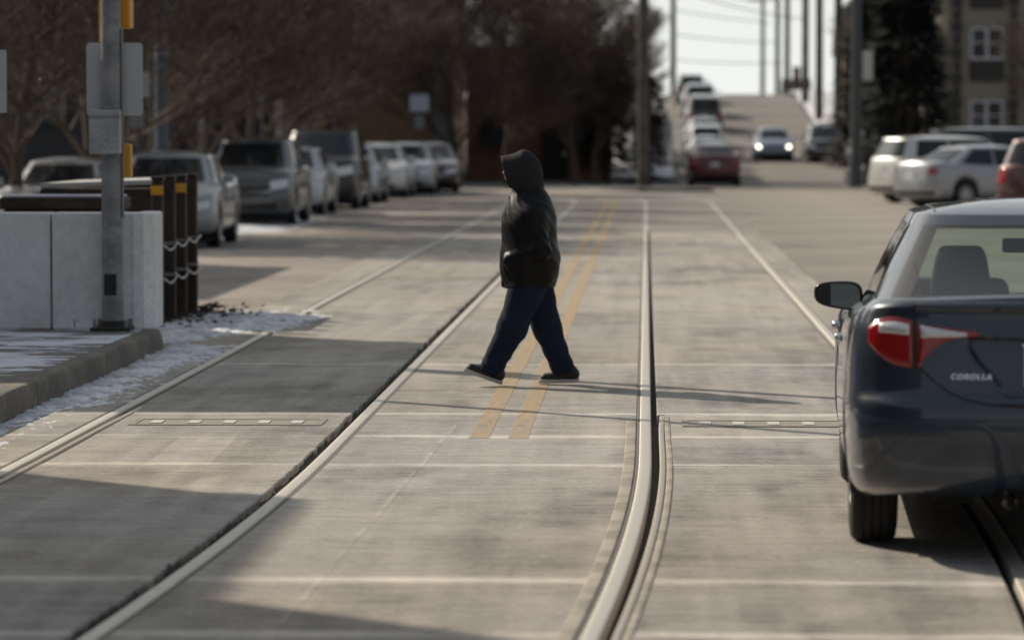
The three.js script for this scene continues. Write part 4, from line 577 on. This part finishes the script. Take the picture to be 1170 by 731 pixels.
  const hd = (x, y, z) => { let d = shell(x, y, z, 1); d = smin(d, cap(x, y, z, [0.022, 1.43, 0, 0.1], [0.024, 1.34, 0, 0.108]), 0.06); d += 0.003 * Math.sin(y * 34 + x * 24 + z * 12) + 0.005 * (vn(x * 20, y * 18 + z * 6) - 0.5);
    const inner = Math.max(shell(x, y, z, 0.88), x - 0.02), front = -(x + 0.165 - (1.56 - y) * 0.27); return Math.max(d, front, -inner, 1.318 - y - x * 0.35); };
  mesh('hood', surfaceNet(hd, [-0.22, 1.26, -0.17], [0.16, 1.68, 0.17], 0.0065), cloth({ color: lin(0.028, 0.026, 0.027), roughness: 0.75, specularIntensity: 0.2 }), t);
  const collar = new THREE.TorusGeometry(0.092, 0.02, 10, 40); collar.rotateX(Math.PI / 2); collar.rotateZ(0.38); collar.scale(1.05, 1.3, 1); collar.translate(-0.005, 1.325, 0); mesh('collar', collar, jm, jacket);
  // loose jeans
  const jn = (x, y, z) => { let D = 9; legs.forEach(([a, b, c], i) => { let d = cap(x, y, z, [...a, 0.13], [...b, i ? 0.094 : 0.098]); d = smin(d, cap(x, y, z, [...b, i ? 0.094 : 0.098], [c[0], c[1], c[2], 0.08]), 0.05); d += 0.006 * (Math.abs(Math.sin((y - 0.3) * 26 + x * 20 * (i ? -1 : 1) + 2.2 * Math.sin(z * 16 + x * 6))) - 0.55) * (0.45 + sstep(0.3, 0.1, y)) + 0.004 * (vn(x * 20 + i * 9, y * 18 + z * 7) - 0.5); const ux = c[0] - b[0], uy = c[1] - b[1], l = Math.hypot(ux, uy); d = Math.max(d, ((x - c[0]) * ux + (y - c[1]) * uy) / l - 0.035); D = i ? smin(D, d, 0.05) : d; }); return Math.max(D, y - 0.80); };
  const denim = cloth({ roughness: 0.85, map: patchy([0.008, 0.013, 0.028], [0.015, 0.024, 0.048], 5, 90, 256, 1.3) });
  mesh('jeans', surfaceNet(jn, [-0.4, 0.02, -0.25], [0.4, 0.82, 0.26], 0.0085), denim, t);
  // sneakers: upper, pale sole, lace patch
  const shoeM = mat([0.014, 0.013, 0.013], 0.6), soleM = mat([0.48, 0.46, 0.43], 0.8);
  for (const [px, py, pz, tilt] of [[-0.158, 0.0, 0.09, -0.34], [0.374, 0.004, -0.09, 0.02]]) {
    const up = surfaceNet((x, y, z) => { let d = cap(x, y, z, [-0.045, 0.058, 0, 0.043], [-0.15, 0.046, 0, 0.04], 0.98); d = smin(d, cap(x, y, z, [-0.15, 0.046, 0, 0.04], [-0.235, 0.035, 0, 0.034], 1.15), 0.03); d = smin(d, cap(x, y, z, [-0.05, 0.06, 0, 0.042], [-0.075, 0.115, 0, 0.04]), 0.04); d = smin(d, cap(x, y, z, [-0.1, 0.085, 0, 0.026], [-0.17, 0.062, 0, 0.022]), 0.02); return Math.max(d, 0.021 - y, y - 0.135); }, [-0.31, 0, -0.08], [0.03, 0.16, 0.08], 0.006);
    const s = new THREE.Shape(); s.moveTo(0, 0); s.bezierCurveTo(0.004, 0.03, -0.03, 0.042, -0.06, 0.04); s.bezierCurveTo(-0.12, 0.03, -0.15, 0.047, -0.2, 0.05); s.bezierCurveTo(-0.26, 0.05, -0.283, 0.025, -0.283, 0); s.bezierCurveTo(-0.283, -0.03, -0.25, -0.048, -0.2, -0.046); s.bezierCurveTo(-0.14, -0.042, -0.1, -0.036, -0.06, -0.038); s.bezierCurveTo(-0.02, -0.04, 0, -0.025, 0, 0);
    const so = new THREE.ExtrudeGeometry(s, { depth: 0.018, bevelEnabled: true, bevelSize: 0.003, bevelThickness: 0.004, bevelSegments: 2, curveSegments: 10 }); so.rotateX(-Math.PI / 2); so.translate(0, 0.004, 0);
    const g = new THREE.Group(); g.name = 'shoe'; g.position.set(px, py, pz); g.rotation.z = tilt; t.add(g); mesh('upper', up, shoeM, g); mesh('sole', so, soleM, g); mesh('lace_patch', [0, 1, 2].map((k) => bar(V(-0.11 - k * 0.022, 0.112 - k * 0.008, -0.02), V(-0.12 - k * 0.022, 0.11 - k * 0.008, 0.022), 0.003)), mat([0.25, 0.25, 0.25], 0.8), g);
  }
}

// ---------------------------------------------------------------- buildings
const brickTex = (c1, c2, mortar, seed) => tex(512, 512, (u, v) => { const row = Math.floor(v * 32), uu = u * 12 + (row % 2) * 0.5, col = Math.floor(uu), fu = uu - col, fv = v * 32 - row, m = fu < 0.05 || fv < 0.14; const k = PERM[(col % 12) * 7 + row * 13 + seed & 255] / 255, n = 0.85 + 0.3 * vn(u * 60, v * 60); return m ? mortar.map((q) => q * n) : c1.map((q, i) => lerp(q, c2[i], k) * n); }, true, 2.6);
const wallM = (c1, c2, mo, s) => mat([1, 1, 1], 0.92, { map: brickTex(c1, c2, mo, s) });
const B = { brown: wallM([0.12, 0.075, 0.05], [0.18, 0.11, 0.075], [0.1, 0.09, 0.075], 1), tan: wallM([0.19, 0.12, 0.068], [0.26, 0.17, 0.1], [0.17, 0.14, 0.1], 5), red: wallM([0.09, 0.032, 0.022], [0.13, 0.05, 0.033], [0.1, 0.085, 0.07], 9), stone: wallM([0.22, 0.19, 0.15], [0.3, 0.265, 0.215], [0.24, 0.215, 0.18], 14), russet: wallM([0.21, 0.105, 0.068], [0.29, 0.15, 0.1], [0.2, 0.16, 0.12], 19), siding: mat([0.045, 0.044, 0.044], 0.85), white: mat([0.55, 0.55, 0.55], 0.85), trim: mat([0.28, 0.27, 0.26], 0.8), roof: mat([0.05, 0.048, 0.048], 0.9), pane: new THREE.MeshPhysicalMaterial({ color: lin(0.03, 0.035, 0.04), roughness: 0.08 }), door: mat([0.016, 0.015, 0.017], 0.6), trimDark: mat([0.07, 0.065, 0.06], 0.8) };
// a block with its own openings: windows = [face, along, sill height, w, h]; faces: e (+x), w (-x), s (+z, towards the camera)
function building(name, label, [x0, x1], [D0, D1], h, wm, { windows = [], doors = [], gable = false, base = 0, cornice = true, trim = B.trim, cat = 'building' } = {}) {
  const w = x1 - x0, d = D1 - D0, t = thing(name, label, cat, [(x0 + x1) / 2, base, -(D0 + D1) / 2]);
  mesh('wall', planar(flat(bx(w, h + 0.4, d, 0, h / 2 - 0.2, 0))), wm, t);
  if (gable) { const s = new THREE.Shape(); s.moveTo(-d / 2 - 0.3, 0); s.lineTo(d / 2 + 0.3, 0); s.lineTo(0, d * 0.36); s.closePath(); const g = new THREE.ExtrudeGeometry(s, { depth: w + 0.6, bevelEnabled: false }); g.rotateY(Math.PI / 2); g.translate(-w / 2 - 0.3, h + 0.002, 0); const rf = mesh('roof', g, B.roof, t); mesh('chimney', planar(flat(bx(0.6, 1.6, 0.6, 0, h + d * 0.36 + 0.2, 0.6))), B.brown, rf); }
  else { mesh('roof', bx(w - 0.1, 0.15, d - 0.1, 0, h + 0.08, 0), B.roof, t); if (cornice) mesh('cornice', [bx(w + 0.3, 0.3, 0.16, 0, h - 0.1, d / 2 + 0.082), bx(0.16, 0.3, d, w / 2 + 0.082, h - 0.1, 0), bx(0.16, 0.3, d, -w / 2 - 0.082, h - 0.1, 0)], trim, t); }
  const place = (g, f, al) => { if (f === 'e') { g.rotateY(Math.PI / 2); g.translate(w / 2, 0, -al + (D0 + D1) / 2); } else if (f === 'w') { g.rotateY(-Math.PI / 2); g.translate(-w / 2, 0, -al + (D0 + D1) / 2); } else g.translate(al - (x0 + x1) / 2, 0, d / 2); return g; };
  for (const [f, al, y, ww, hh, pm] of windows) { const fr = mesh('window', place(merge([bx(ww + 0.16, 0.09, 0.12, 0, y + hh + 0.045, 0.05), bx(0.08, hh, 0.12, -ww / 2 - 0.04, y + hh / 2, 0.05), bx(0.08, hh, 0.12, ww / 2 + 0.04, y + hh / 2, 0.05), bx(ww, 0.05, 0.07, 0, y + hh / 2, 0.06), bx(0.045, hh, 0.06, 0, y + hh / 2, 0.058)]), f, al), pm || trim, t); mesh('pane', place(bx(ww, hh, 0.03, 0, y + hh / 2, 0.02), f, al), B.pane, fr); mesh('sill', place(bx(ww + 0.3, 0.1, 0.2, 0, y - 0.05, 0.1), f, al), trim, fr); }
  for (const [f, al, ww, hh, dm] of doors) { const dr = mesh('door', place(bx(ww, hh, 0.06, 0, hh / 2, 0.035), f, al), dm || B.door, t); mesh('door_frame', place(merge([bx(0.12, hh + 0.12, 0.14, -ww / 2 - 0.06, hh / 2 + 0.06, 0.06), bx(0.12, hh + 0.12, 0.14, ww / 2 + 0.06, hh / 2 + 0.06, 0.06), bx(ww, 0.12, 0.14, 0, hh + 0.06, 0.06)]), f, al), trim, dr); mesh('handle', place(bx(0.04, 0.12, 0.06, ww * 0.4, 1.0, 0.09), f, al), chrome, dr); }
  return t;
}
const rows = (f, als, ys, w, h) => als.flatMap((a) => ys.map((y) => [f, a, y, w, h]));
// out of frame on the near side: these cast the long shadows over the tracks
building('shop_building', 'tall brick shop building beside the camera, out of view', [-22, -10], [-14, 21.2], 9.2, B.brown, { windows: rows('e', [-8, -4, 0, 4, 8, 12, 16], [1.0, 4.6], 1.5, 1.8) });
building('row_house', 'two storey brick house at the near alley, out of view', [-20, -10], [21.25, 24.8], 7.3, B.red, { windows: rows('e', [22.3, 23.8], [1, 4.4], 0.9, 1.6) });
building('row_house', 'two storey brick house just past the alley, out of view', [-20, -10], [30.2, 37.6], 7.15, B.brown, { windows: rows('e', [31.6, 33.8, 36], [1, 4.4], 1, 1.6) });
building('garage_building', 'low dark garage past the brick houses, out of view', [-17, -10.4], [43.5, 52.5], 5.0, B.siding, { doors: [['e', 46, 2.6, 2.3, B.trimDark], ['e', 50, 2.6, 2.3, B.trimDark]] });
// left side of the street, in view
building('dark_house', 'dark sided house with a small pale framed window behind the wall', [-34, -13.6], [105, 116], 7, B.siding, { windows: [['s', -17.2, 2.1, 0.95, 0.8, B.trim], ['s', -19.6, 1.9, 0.9, 1.3], ...rows('e', [107, 110, 113], [1.2, 4.2], 0.9, 1.5)], trim: B.trimDark });
building('brick_house', 'dark brown brick house behind the street trees', [-28, -11.9], [121, 134], 7.6, B.brown, { windows: [...rows('s', [-16.6, -14.6, -12.8], [1.2, 4.4], 1, 1.6), ...rows('e', [124, 128, 132], [1.2, 4.6], 1, 1.6)], doors: [['s', -15.6, 1, 2.1]], trim: B.trimDark });
building('tan_building', 'tan brick corner building with a pale corner strip and bright window', [-26, -8.1], [140, 165], 8.4, B.tan, { windows: [...rows('s', [-20, -17.5, -15, -12.5], [1.4, 4.8], 1.1, 1.7), ...rows('e', [143, 147, 151], [1.4, 4.8], 1.6, 2.1)], trim: B.trim });
{ const t = thing('corner_pilaster', 'pale grey stone pier at the corner of the tan building', 'pier', [-7.72, 0, -139.6]); mesh('shaft', rbx(0.66, 8.2, 0.7, 0.03, 0, 4.1, 0), mat([0.16, 0.165, 0.175], 0.8), t); mesh('plinth', rbx(0.86, 0.8, 0.9, 0.03, 0, 0.4, 0), B.trim, t); mesh('capital', rbx(0.86, 0.5, 0.9, 0.03, 0, 8.4, 0), B.trim, t); }
building('brown_building', 'dark red brown brick building with a black door across the junction', [-7.0, -1.35], [143, 155], 5.0, B.russet, { windows: [['s', -5.9, 1.3, 1.1, 1.3], ['s', -2.3, 1.4, 0.8, 1.2]], doors: [['s', -3.55, 0.92, 2.0]], trim: mat([0.11, 0.075, 0.05], 0.85), base: -0.1 });
building('white_garage', 'small white walled garage left of the hill road', [-0.6, 1.0], [158, 166], 2.4, B.white, { base: -0.05, cornice: false, doors: [['s', 0.1, 0.9, 1.8, B.white]] });
building('hill_house', 'brown house high beside the crest of the hill', [11.4, 13.2], [300, 304], 5.0, B.brown, { base: -0.4, gable: true, trim: B.trimDark });
building('side_house', 'dark brown house behind the poles on the hill', [10.1, 16], [188, 195], 4.2, B.tan, { base: 1.5, gable: true, windows: [['w', 191.5, 1.4, 1, 1.5], ['s', 11.6, 1.2, 0.9, 1.4]], trim: B.trimDark });
{ // apartment block on the right with quoins and sunlit end
  const D0 = 150, t = building('apartment_block', 'tan stone apartment block with quoined bays and white framed windows', [11.9, 34], [D0, 164], 13, B.stone, { windows: rows('s', [19.5, 23, 26.5], [1.2, 4.15, 7.1, 10], 1.15, 1.6), trim: mat([0.45, 0.43, 0.4], 0.8) });
  const cxm = (x) => x - 22.95, dk = mat([0.05, 0.045, 0.042], 0.85), pale = mat([0.42, 0.36, 0.27], 0.85), wf = mat([0.5, 0.5, 0.52], 0.7);
  for (let y = 0.25; y < 12.8; y += 0.52) { const k = Math.round(y / 0.52) % 2; mesh('quoin', bx(k ? 0.42 : 0.3, 0.42, 0.08, cxm(12.62), y, 7.045), dk, t); mesh('quoin', bx(k ? 0.42 : 0.3, 0.42, 0.08, cxm(14.9), y, 7.045), dk, t); }
  mesh('corner_strip', rbx(0.3, 13, 0.12, 0.02, cxm(12.06), 6.5, 7.07), pale, t);
  for (const y of [-1.7, 1.25, 4.2, 7.15, 10.1]) { mesh('bay_panel', bx(1.42, 0.85, 0.07, cxm(13.82), y + 0.0, 7.04), dk, t); const fr = mesh('bay_window', [bx(1.35, 0.1, 0.14, cxm(13.82), y + 1.72, 7.07), bx(1.35, 0.12, 0.16, cxm(13.82), y + 0.5, 7.08), bx(0.1, 1.2, 0.12, cxm(13.19), y + 1.1, 7.06), bx(0.1, 1.2, 0.12, cxm(14.45), y + 1.1, 7.06), bx(0.14, 1.2, 0.11, cxm(13.82), y + 1.1, 7.055), bx(1.2, 0.06, 0.1, cxm(13.82), y + 1.15, 7.05)], wf, t); mesh('pane', bx(1.2, 1.16, 0.04, cxm(13.82), y + 1.1, 7.02), B.pane, fr); }
  mesh('bay_pier', rbx(0.55, 12.6, 0.3, 0.02, cxm(16.2), 6.3, 7.1), mat([0.2, 0.19, 0.18], 0.85), t);
}
// pavements
struct('sidewalk', [sheet(-11.2, -9, 30, 112, 2, 20, 0.12), sheet((D) => -9.001, (D) => -9.0, 30, 112, 1, 1, (x) => x > -9.0005 ? -0.02 : 0.12)], mat([1, 1, 1], 0.92, { map: patchy([0.16, 0.15, 0.135], [0.5, 0.5, 0.52], 3, 91, 256, 5) }), 'snow streaked sidewalk before the shaded houses');
struct('far_sidewalk', [sheet(11, 14, 6, 112, 2, 20, 0.12), sheet(10.999, 11, 6, 112, 1, 1, (x) => x > 10.9995 ? 0.12 : -0.02)], mat([1, 1, 1], 0.92, { map: patchy([0.2, 0.185, 0.165], [0.45, 0.44, 0.44], 3, 93, 256, 5) }), 'sidewalk past the angled parked cars');
// snow on verges
snowPatch(-1.6, 1.15, 125.8, 200, (x, D) => elev(D) + 0.25 * (0.75 - 0.55 * fbm(x * 0.9, D * 0.2) - 0.1 * vn(x * 4, D)) , 'blue white snow bank beside the hill cars', 0.25, 0);
snowPatch(8.9, 12.5, 150, 235, (x, D) => elev(D) + 0.55 * (0.85 - 0.6 * fbm(x * 0.8, D * 0.16) - Math.abs(x - 10.2) * 0.18), 'bright snow bank on the verge opposite the hill cars', 0.25, 0);
snowPatch(-9, -1.2, 126, 142, (x, D) => elev(D) + 0.14 * (0.5 - 0.75 * fbm(x * 0.7, D * 0.5) + 0.12), 'thin snow before the brown brick building', 0.2, 0);

// ---------------------------------------------------------------- poles and wires
const wood = mat([1, 1, 1], 0.92, { map: patchy([0.05, 0.04, 0.032], [0.1, 0.085, 0.07], 4, 95, 256, 1.5) }), greyPole = mat([0.085, 0.088, 0.092], 0.7, { metalness: 0.2 });
function pole(label, x, D, h, r, m, { arms = [], base = elev(D), name = 'utility_pole' } = {}) {
  const t = thing(name, label, 'pole', [x, base, -D]); mesh('shaft', planar(flat(cyl(r, r * 0.75, h, 0, -0.1, 0, 14))), m, t);
  for (const y of arms) { mesh('crossarm', bx(2.2, 0.12, 0.1, 0, y, r * 0.9), wood, t); for (const k of [-0.95, -0.5, 0.5, 0.95]) mesh('insulator', cyl(0.04, 0.03, 0.12, k, y + 0.06, r * 0.9, 8), mat([0.3, 0.3, 0.3], 0.3), t); }
  return t;
}
pole('tall weathered wood pole at the junction, left of the hill road', -0.08, 116, 12, 0.195, mat([1, 1, 1], 0.92, { map: patchy([0.07, 0.06, 0.052], [0.13, 0.115, 0.1], 4, 96, 256, 1.5) }), { arms: [10.2] });
{ const t = pole('grey steel pole with a pale sign beyond the angled cars', 6.72, 118, 11, 0.18, greyPole, { name: 'street_pole' }); mesh('base_sleeve', cyl(0.24, 0.22, 0.9, 0, 0, 0, 14), greyPole, t); mesh('sign_plate', rbx(0.32, 0.95, 0.02, 0.008, 0.36, 3.9, 0.1), mat([0.5, 0.5, 0.48], 0.6), t); }
{ const t = pole('blue grey steel lamp post behind the parked silver sedan', -8.72, 66, 10, 0.135, mat([0.085, 0.105, 0.135], 0.6, { metalness: 0.2 }), { name: 'lamp_post', base: 0.12 }); mesh('post_sleeve', cyl(0.2, 0.18, 1.3, 0, 0, 0, 14), mat([0.14, 0.15, 0.17], 0.6), t); mesh('band', cyl(0.142, 0.142, 0.06, 0, 3.0, 0, 14), galv, t); }
for (const [lab, x, D, top, c, w, h] of [['pale street sign on a thin post left of the lamp post', -8.45, 61, 2.62, [0.42, 0.43, 0.44], 0.40, 0.42], ['narrow pale sign on a post right of the lamp post', -9.2, 76, 2.7, [0.3, 0.29, 0.28], 0.2, 0.6], ['orange red banner sign among the street trees', -9.0, 86, 3.2, [0.17, 0.06, 0.04], 0.18, 0.42], ['pale post sign above the tall black suv', -9.2, 92, 2.4, [0.22, 0.22, 0.23], 0.2, 0.9], ['light blue square sign before the tan brick building', -7.4, 120, 2.95, [0.42, 0.45, 0.55], 0.62, 0.55]]) {
  const t = thing('street_sign', lab, 'sign', [x, D > 115 ? 0 : 0.12, -D], 0, 'small street signs along the sidewalk'); mesh('post', cyl(0.035, 0.035, top, 0, 0, 0, 8), greyPole, t); mesh('sign_plate', rbx(w, h, 0.012, 0.004, 0, top - h / 2, 0.045), mat(c, 0.6), t); if (w === 0.62) mesh('small_plate', rbx(0.3, 0.42, 0.012, 0.004, 0, top - 0.9, 0.045), mat([0.2, 0.21, 0.26], 0.6), t); else mesh('small_plate', rbx(w * 0.6, 0.3, 0.012, 0.004, -0.02, top - h - 0.35, 0.045), mat([0.25, 0.25, 0.27], 0.6), t);
}
const hp = [['thin wood pole left of the hill crest against the sky', 1.75, 238, 12, 0.2], ['short wood pole on the crest of the hill', 7.75, 245, 7.3, 0.16], ['tall wood pole behind the crest, first of the close pair', 8.55, 240, 14, 0.17], ['tall wood pole behind the crest, second of the close pair', 8.95, 234, 14, 0.19], ['dark wood pole at the roadside above the parked dark suv', 9.15, 212, 13, 0.22], ['dark wood pole halfway up the hill before the brown house', 9.2, 196, 13, 0.22], ['dark wood pole nearest the dark suv on the hill', 8.95, 172, 12.5, 0.22]];
hp.forEach(([l, x, D, h, r], i) => pole(l, x, D, h, r, wood, { arms: i === 1 ? [6.8] : i > 3 ? [h - 1.2] : [h - 1] }));
function wire(a, b, sag, lab) { const pts = []; for (let i = 0; i <= 16; i++) { const u = i / 16, p = a.clone().lerp(b, u); p.y -= sag * 4 * u * (1 - u); pts.push(p); } tag(mesh('overhead_wire', new THREE.TubeGeometry(new THREE.CatmullRomCurve3(pts), 24, 0.028, 4), M.dark), lab, 'wire', 'overhead wires over the hill'); }
wire(V(-0.8, 10.3, -116), V(9.1, 9.3, -212), 0.6, 'overhead wire crossing the sky from the junction pole to the roadside pole');
wire(V(0.6, 9.8, -116), V(9.2, 10.2, -196), 0.9, 'lower overhead wire crossing from the junction pole to the brown house pole');
wire(V(1.75, 13.5, -238), V(9.0, 12.5, -234), 0.7, 'overhead wire strung over the crest of the hill');
wire(V(1.75, 12.6, -238), V(8.6, 11.2, -240), 0.8, 'lower overhead wire strung over the crest of the hill');
wire(V(-0.1, 9.0, -116), V(1.75, 12.0, -238), 1.0, 'overhead wire running uphill from the junction pole');
for (let i = 0; i < 5; i++) wire(V(-3 - i * 0.4, 9.2 + i * 0.75, -150 - i * 6), V(9.1, 8.2 + i * 1.25, -212), 0.5 + 0.15 * i, ['lowest', 'second lowest', 'middle', 'second highest', 'highest'][i] + ' of the five service wires slanting over the hill');
for (let i = 0; i < 4; i++) wire(V(1.75, 11.2 - i * 1.6, -238), V(7.75 + i * 0.4, 10.2 - i * 1.3, -243), 0.06 + 0.03 * i, ['first', 'second', 'third', 'fourth'][i] + ' from the top of the wires low over the crest');
wire(V(9.0, 12.2, -172), V(8.9, 15.0, -234), 0.5, 'overhead wire running up the roadside poles');

// ---------------------------------------------------------------- trees
const bark = mat([0.10, 0.078, 0.06], 0.95), twigM = mat([0.11, 0.08, 0.06], 0.95), barkDark = mat([0.125, 0.09, 0.068], 0.95);
function bareTree(seed, h, spread, dense = 1) {
  const r = rng(seed), tr = [], br = [];
  const grow = (a, dir, len, rad, lev) => {
    const segs = lev < 2 ? 3 : 2; let p = a.clone(), d = dir.clone(), rr = rad;
    for (let s = 0; s < segs; s++) { d.add(V((r() - 0.5) * 0.35, (r() - 0.3) * 0.2, (r() - 0.5) * 0.35)).normalize(); const q = p.clone().addScaledVector(d, len / segs), r1 = rr * (lev ? 0.72 : 0.82); (lev === 0 ? tr : br).push(bar(p, q, rr, r1, lev === 0 ? 9 : lev < 2 ? 6 : 3)); p = q; rr = r1;
      if (lev < 4 && s < segs - 1 + (lev > 0)) { const n = Math.round((lev === 0 ? 3 : 2.2) * dense + r() * 1.2); for (let k = 0; k < n; k++) { const az = r() * 6.283, tilt = 0.5 + r() * 0.55, nd = d.clone().multiplyScalar(Math.cos(tilt)).add(V(Math.cos(az) * spread, 0.12, Math.sin(az) * spread).multiplyScalar(Math.sin(tilt))).normalize(); grow(p, nd, len * (lev === 0 ? 0.62 : 0.55 + r() * 0.15), Math.max(0.011, rr * 0.6), lev + 1); } } }
    if (lev < 4) for (let k = 0; k < 2 + (lev === 0 ? 2 : 0); k++) { const az = r() * 6.283, nd = d.clone().add(V(Math.cos(az) * 0.55 * spread, 0.1, Math.sin(az) * 0.55 * spread)).normalize(); grow(p, nd, len * 0.66, Math.max(0.011, rr * 0.75), lev + 1); }
  };
  grow(V(0, -0.1, 0), V(0, 1, 0), h * 0.40, h * 0.016, 0); return [merge(tr), merge(br)];
}
const TV = [bareTree(11, 8.4, 1, 0.95), bareTree(29, 9.4, 1.05, 0.95), bareTree(47, 7.8, 0.95, 1)];
function tree(v, label, x, D, sc, turn, m = twigM, group = 'bare street trees') { const t = thing('bare_tree', label, 'tree', [x, elev(D), -D], turn, group); t.scale.setScalar(sc); mesh('trunk', TV[v][0], m === twigM ? bark : m, t); mesh('crown', TV[v][1], m, t); return t; }
[[0, 'bare brown street tree above the white wall at the picture edge', -10.0, 58, 0.95, 0.3], [1, 'bare street tree beside the dark house window', -9.7, 64.5, 1, 2], [2, 'bare street tree behind the blue grey lamp post', -9.5, 71, 1.1, 4], [0, 'bare street tree above the dusty grey suv', -9.6, 79, 1.1, 1], [1, 'bare street tree above the tall black suv', -9.5, 87, 1, 5], [2, 'bare street tree above the pale blue white sedan', -9.3, 95, 1.15, 2.2], [0, 'bare street tree above the parked white sedan', -9.2, 104, 1.1, 0.8],
  [1, 'big bare brown tree before the corner pier of the tan building', -6.6, 129, 1.05, 1.2], [2, 'bare brown tree before the window of the brown brick building', -5.0, 132, 1.1, 3], [1, 'bare dark tree overhanging the brown brick building', -2.6, 137, 1.0, 0.2], [2, 'bare dark tree beside the junction wood pole', -1.9, 139, 1.0, 2.5],
  [2, 'small bare tree left of the hill crest', -0.6, 228, 0.75, 1.1], [0, 'bare tree behind the hill snow bank', -4.6, 176, 1.1, 4], [1, 'bare tree on the verge above the bright snow bank', 10.9, 180, 0.75, 3.1], [2, 'bare tree by the brown house on the hill', 13.6, 206, 1.1, 1.9], [0, 'reddish bare tree before the apartment block', 16.6, 141, 0.9, 2]].forEach(([v, l, x, D, s, a]) => tree(v, l, x, D, s, a, D > 125 && D < 160 && x < 0 ? barkDark : twigM));
function conifer(seed, h, rad, label, x, D, m, group, shape = 'cone') {
  const r = rng(seed), gs = [], n = Math.min(9000, Math.round(420 * h * rad)); const pos = [], idx = [];
  for (let i = 0; i < n; i++) { const u = Math.pow(r(), 0.8), y = h * (0.06 + 0.94 * u), prof = shape === 'cone' ? (1 - u) ** 0.8 * (0.85 + 0.15 * Math.sin(u * 40)) : Math.sqrt(Math.max(0, 1 - (2 * u - 0.9) ** 2 * 0.85)), R = rad * prof * Math.sqrt(0.25 + 0.75 * r()) * (0.8 + 0.4 * vn(y * 1.3, i * 0.01)), a = r() * 6.283, c = V(Math.cos(a) * R, y, Math.sin(a) * R), out = V(Math.cos(a), -0.35 + r() * 0.5, Math.sin(a)).normalize(), l = 0.22 + r() * 0.36, side = V(-Math.sin(a), (r() - 0.5) * 0.8, Math.cos(a)).normalize().multiplyScalar(0.05 + r() * 0.09);
    const b = pos.length / 3, tip = c.clone().addScaledVector(out, l); for (const p of [c.clone().addScaledVector(out, -l * 0.4), c.clone().add(side), tip, c.clone().sub(side)]) pos.push(p.x, p.y, p.z); idx.push(b, b + 1, b + 2, b, b + 2, b + 3); }
  const t = thing('evergreen_tree', label, 'tree', [x, elev(D), -D], 0, group); mesh('trunk', cyl(rad * 0.11, 0.03, h * 0.95, 0, -0.1, 0, 8), barkDark, t); mesh('crown', raw(pos, idx), m, t); return t;
}
const needle = mat([0.022, 0.028, 0.023], 0.9, {}), needle2 = mat([0.06, 0.056, 0.046], 0.9);
conifer(3, 12, 2.0, 'tall dark evergreen left of the apartment block', 9.0, 128, needle, 'evergreens'); conifer(5, 9.5, 1.6, 'second dark evergreen close behind the tall one', 8.2, 136, needle2, 'evergreens'); conifer(6, 10, 1.5, 'slimmer dark evergreen touching the apartment corner', 10.2, 139, needle, 'evergreens');
conifer(8, 3.9, 0.42, 'dark rounded evergreen shrub beside the junction pole', 0.18, 133, needle2, 'evergreen shrubs', 'egg'); conifer(9, 5.2, 1.5, 'broad dark evergreen right of the black door', -1.5, 141.0, needle2, 'evergreens');
renderer.render(scene, camera);
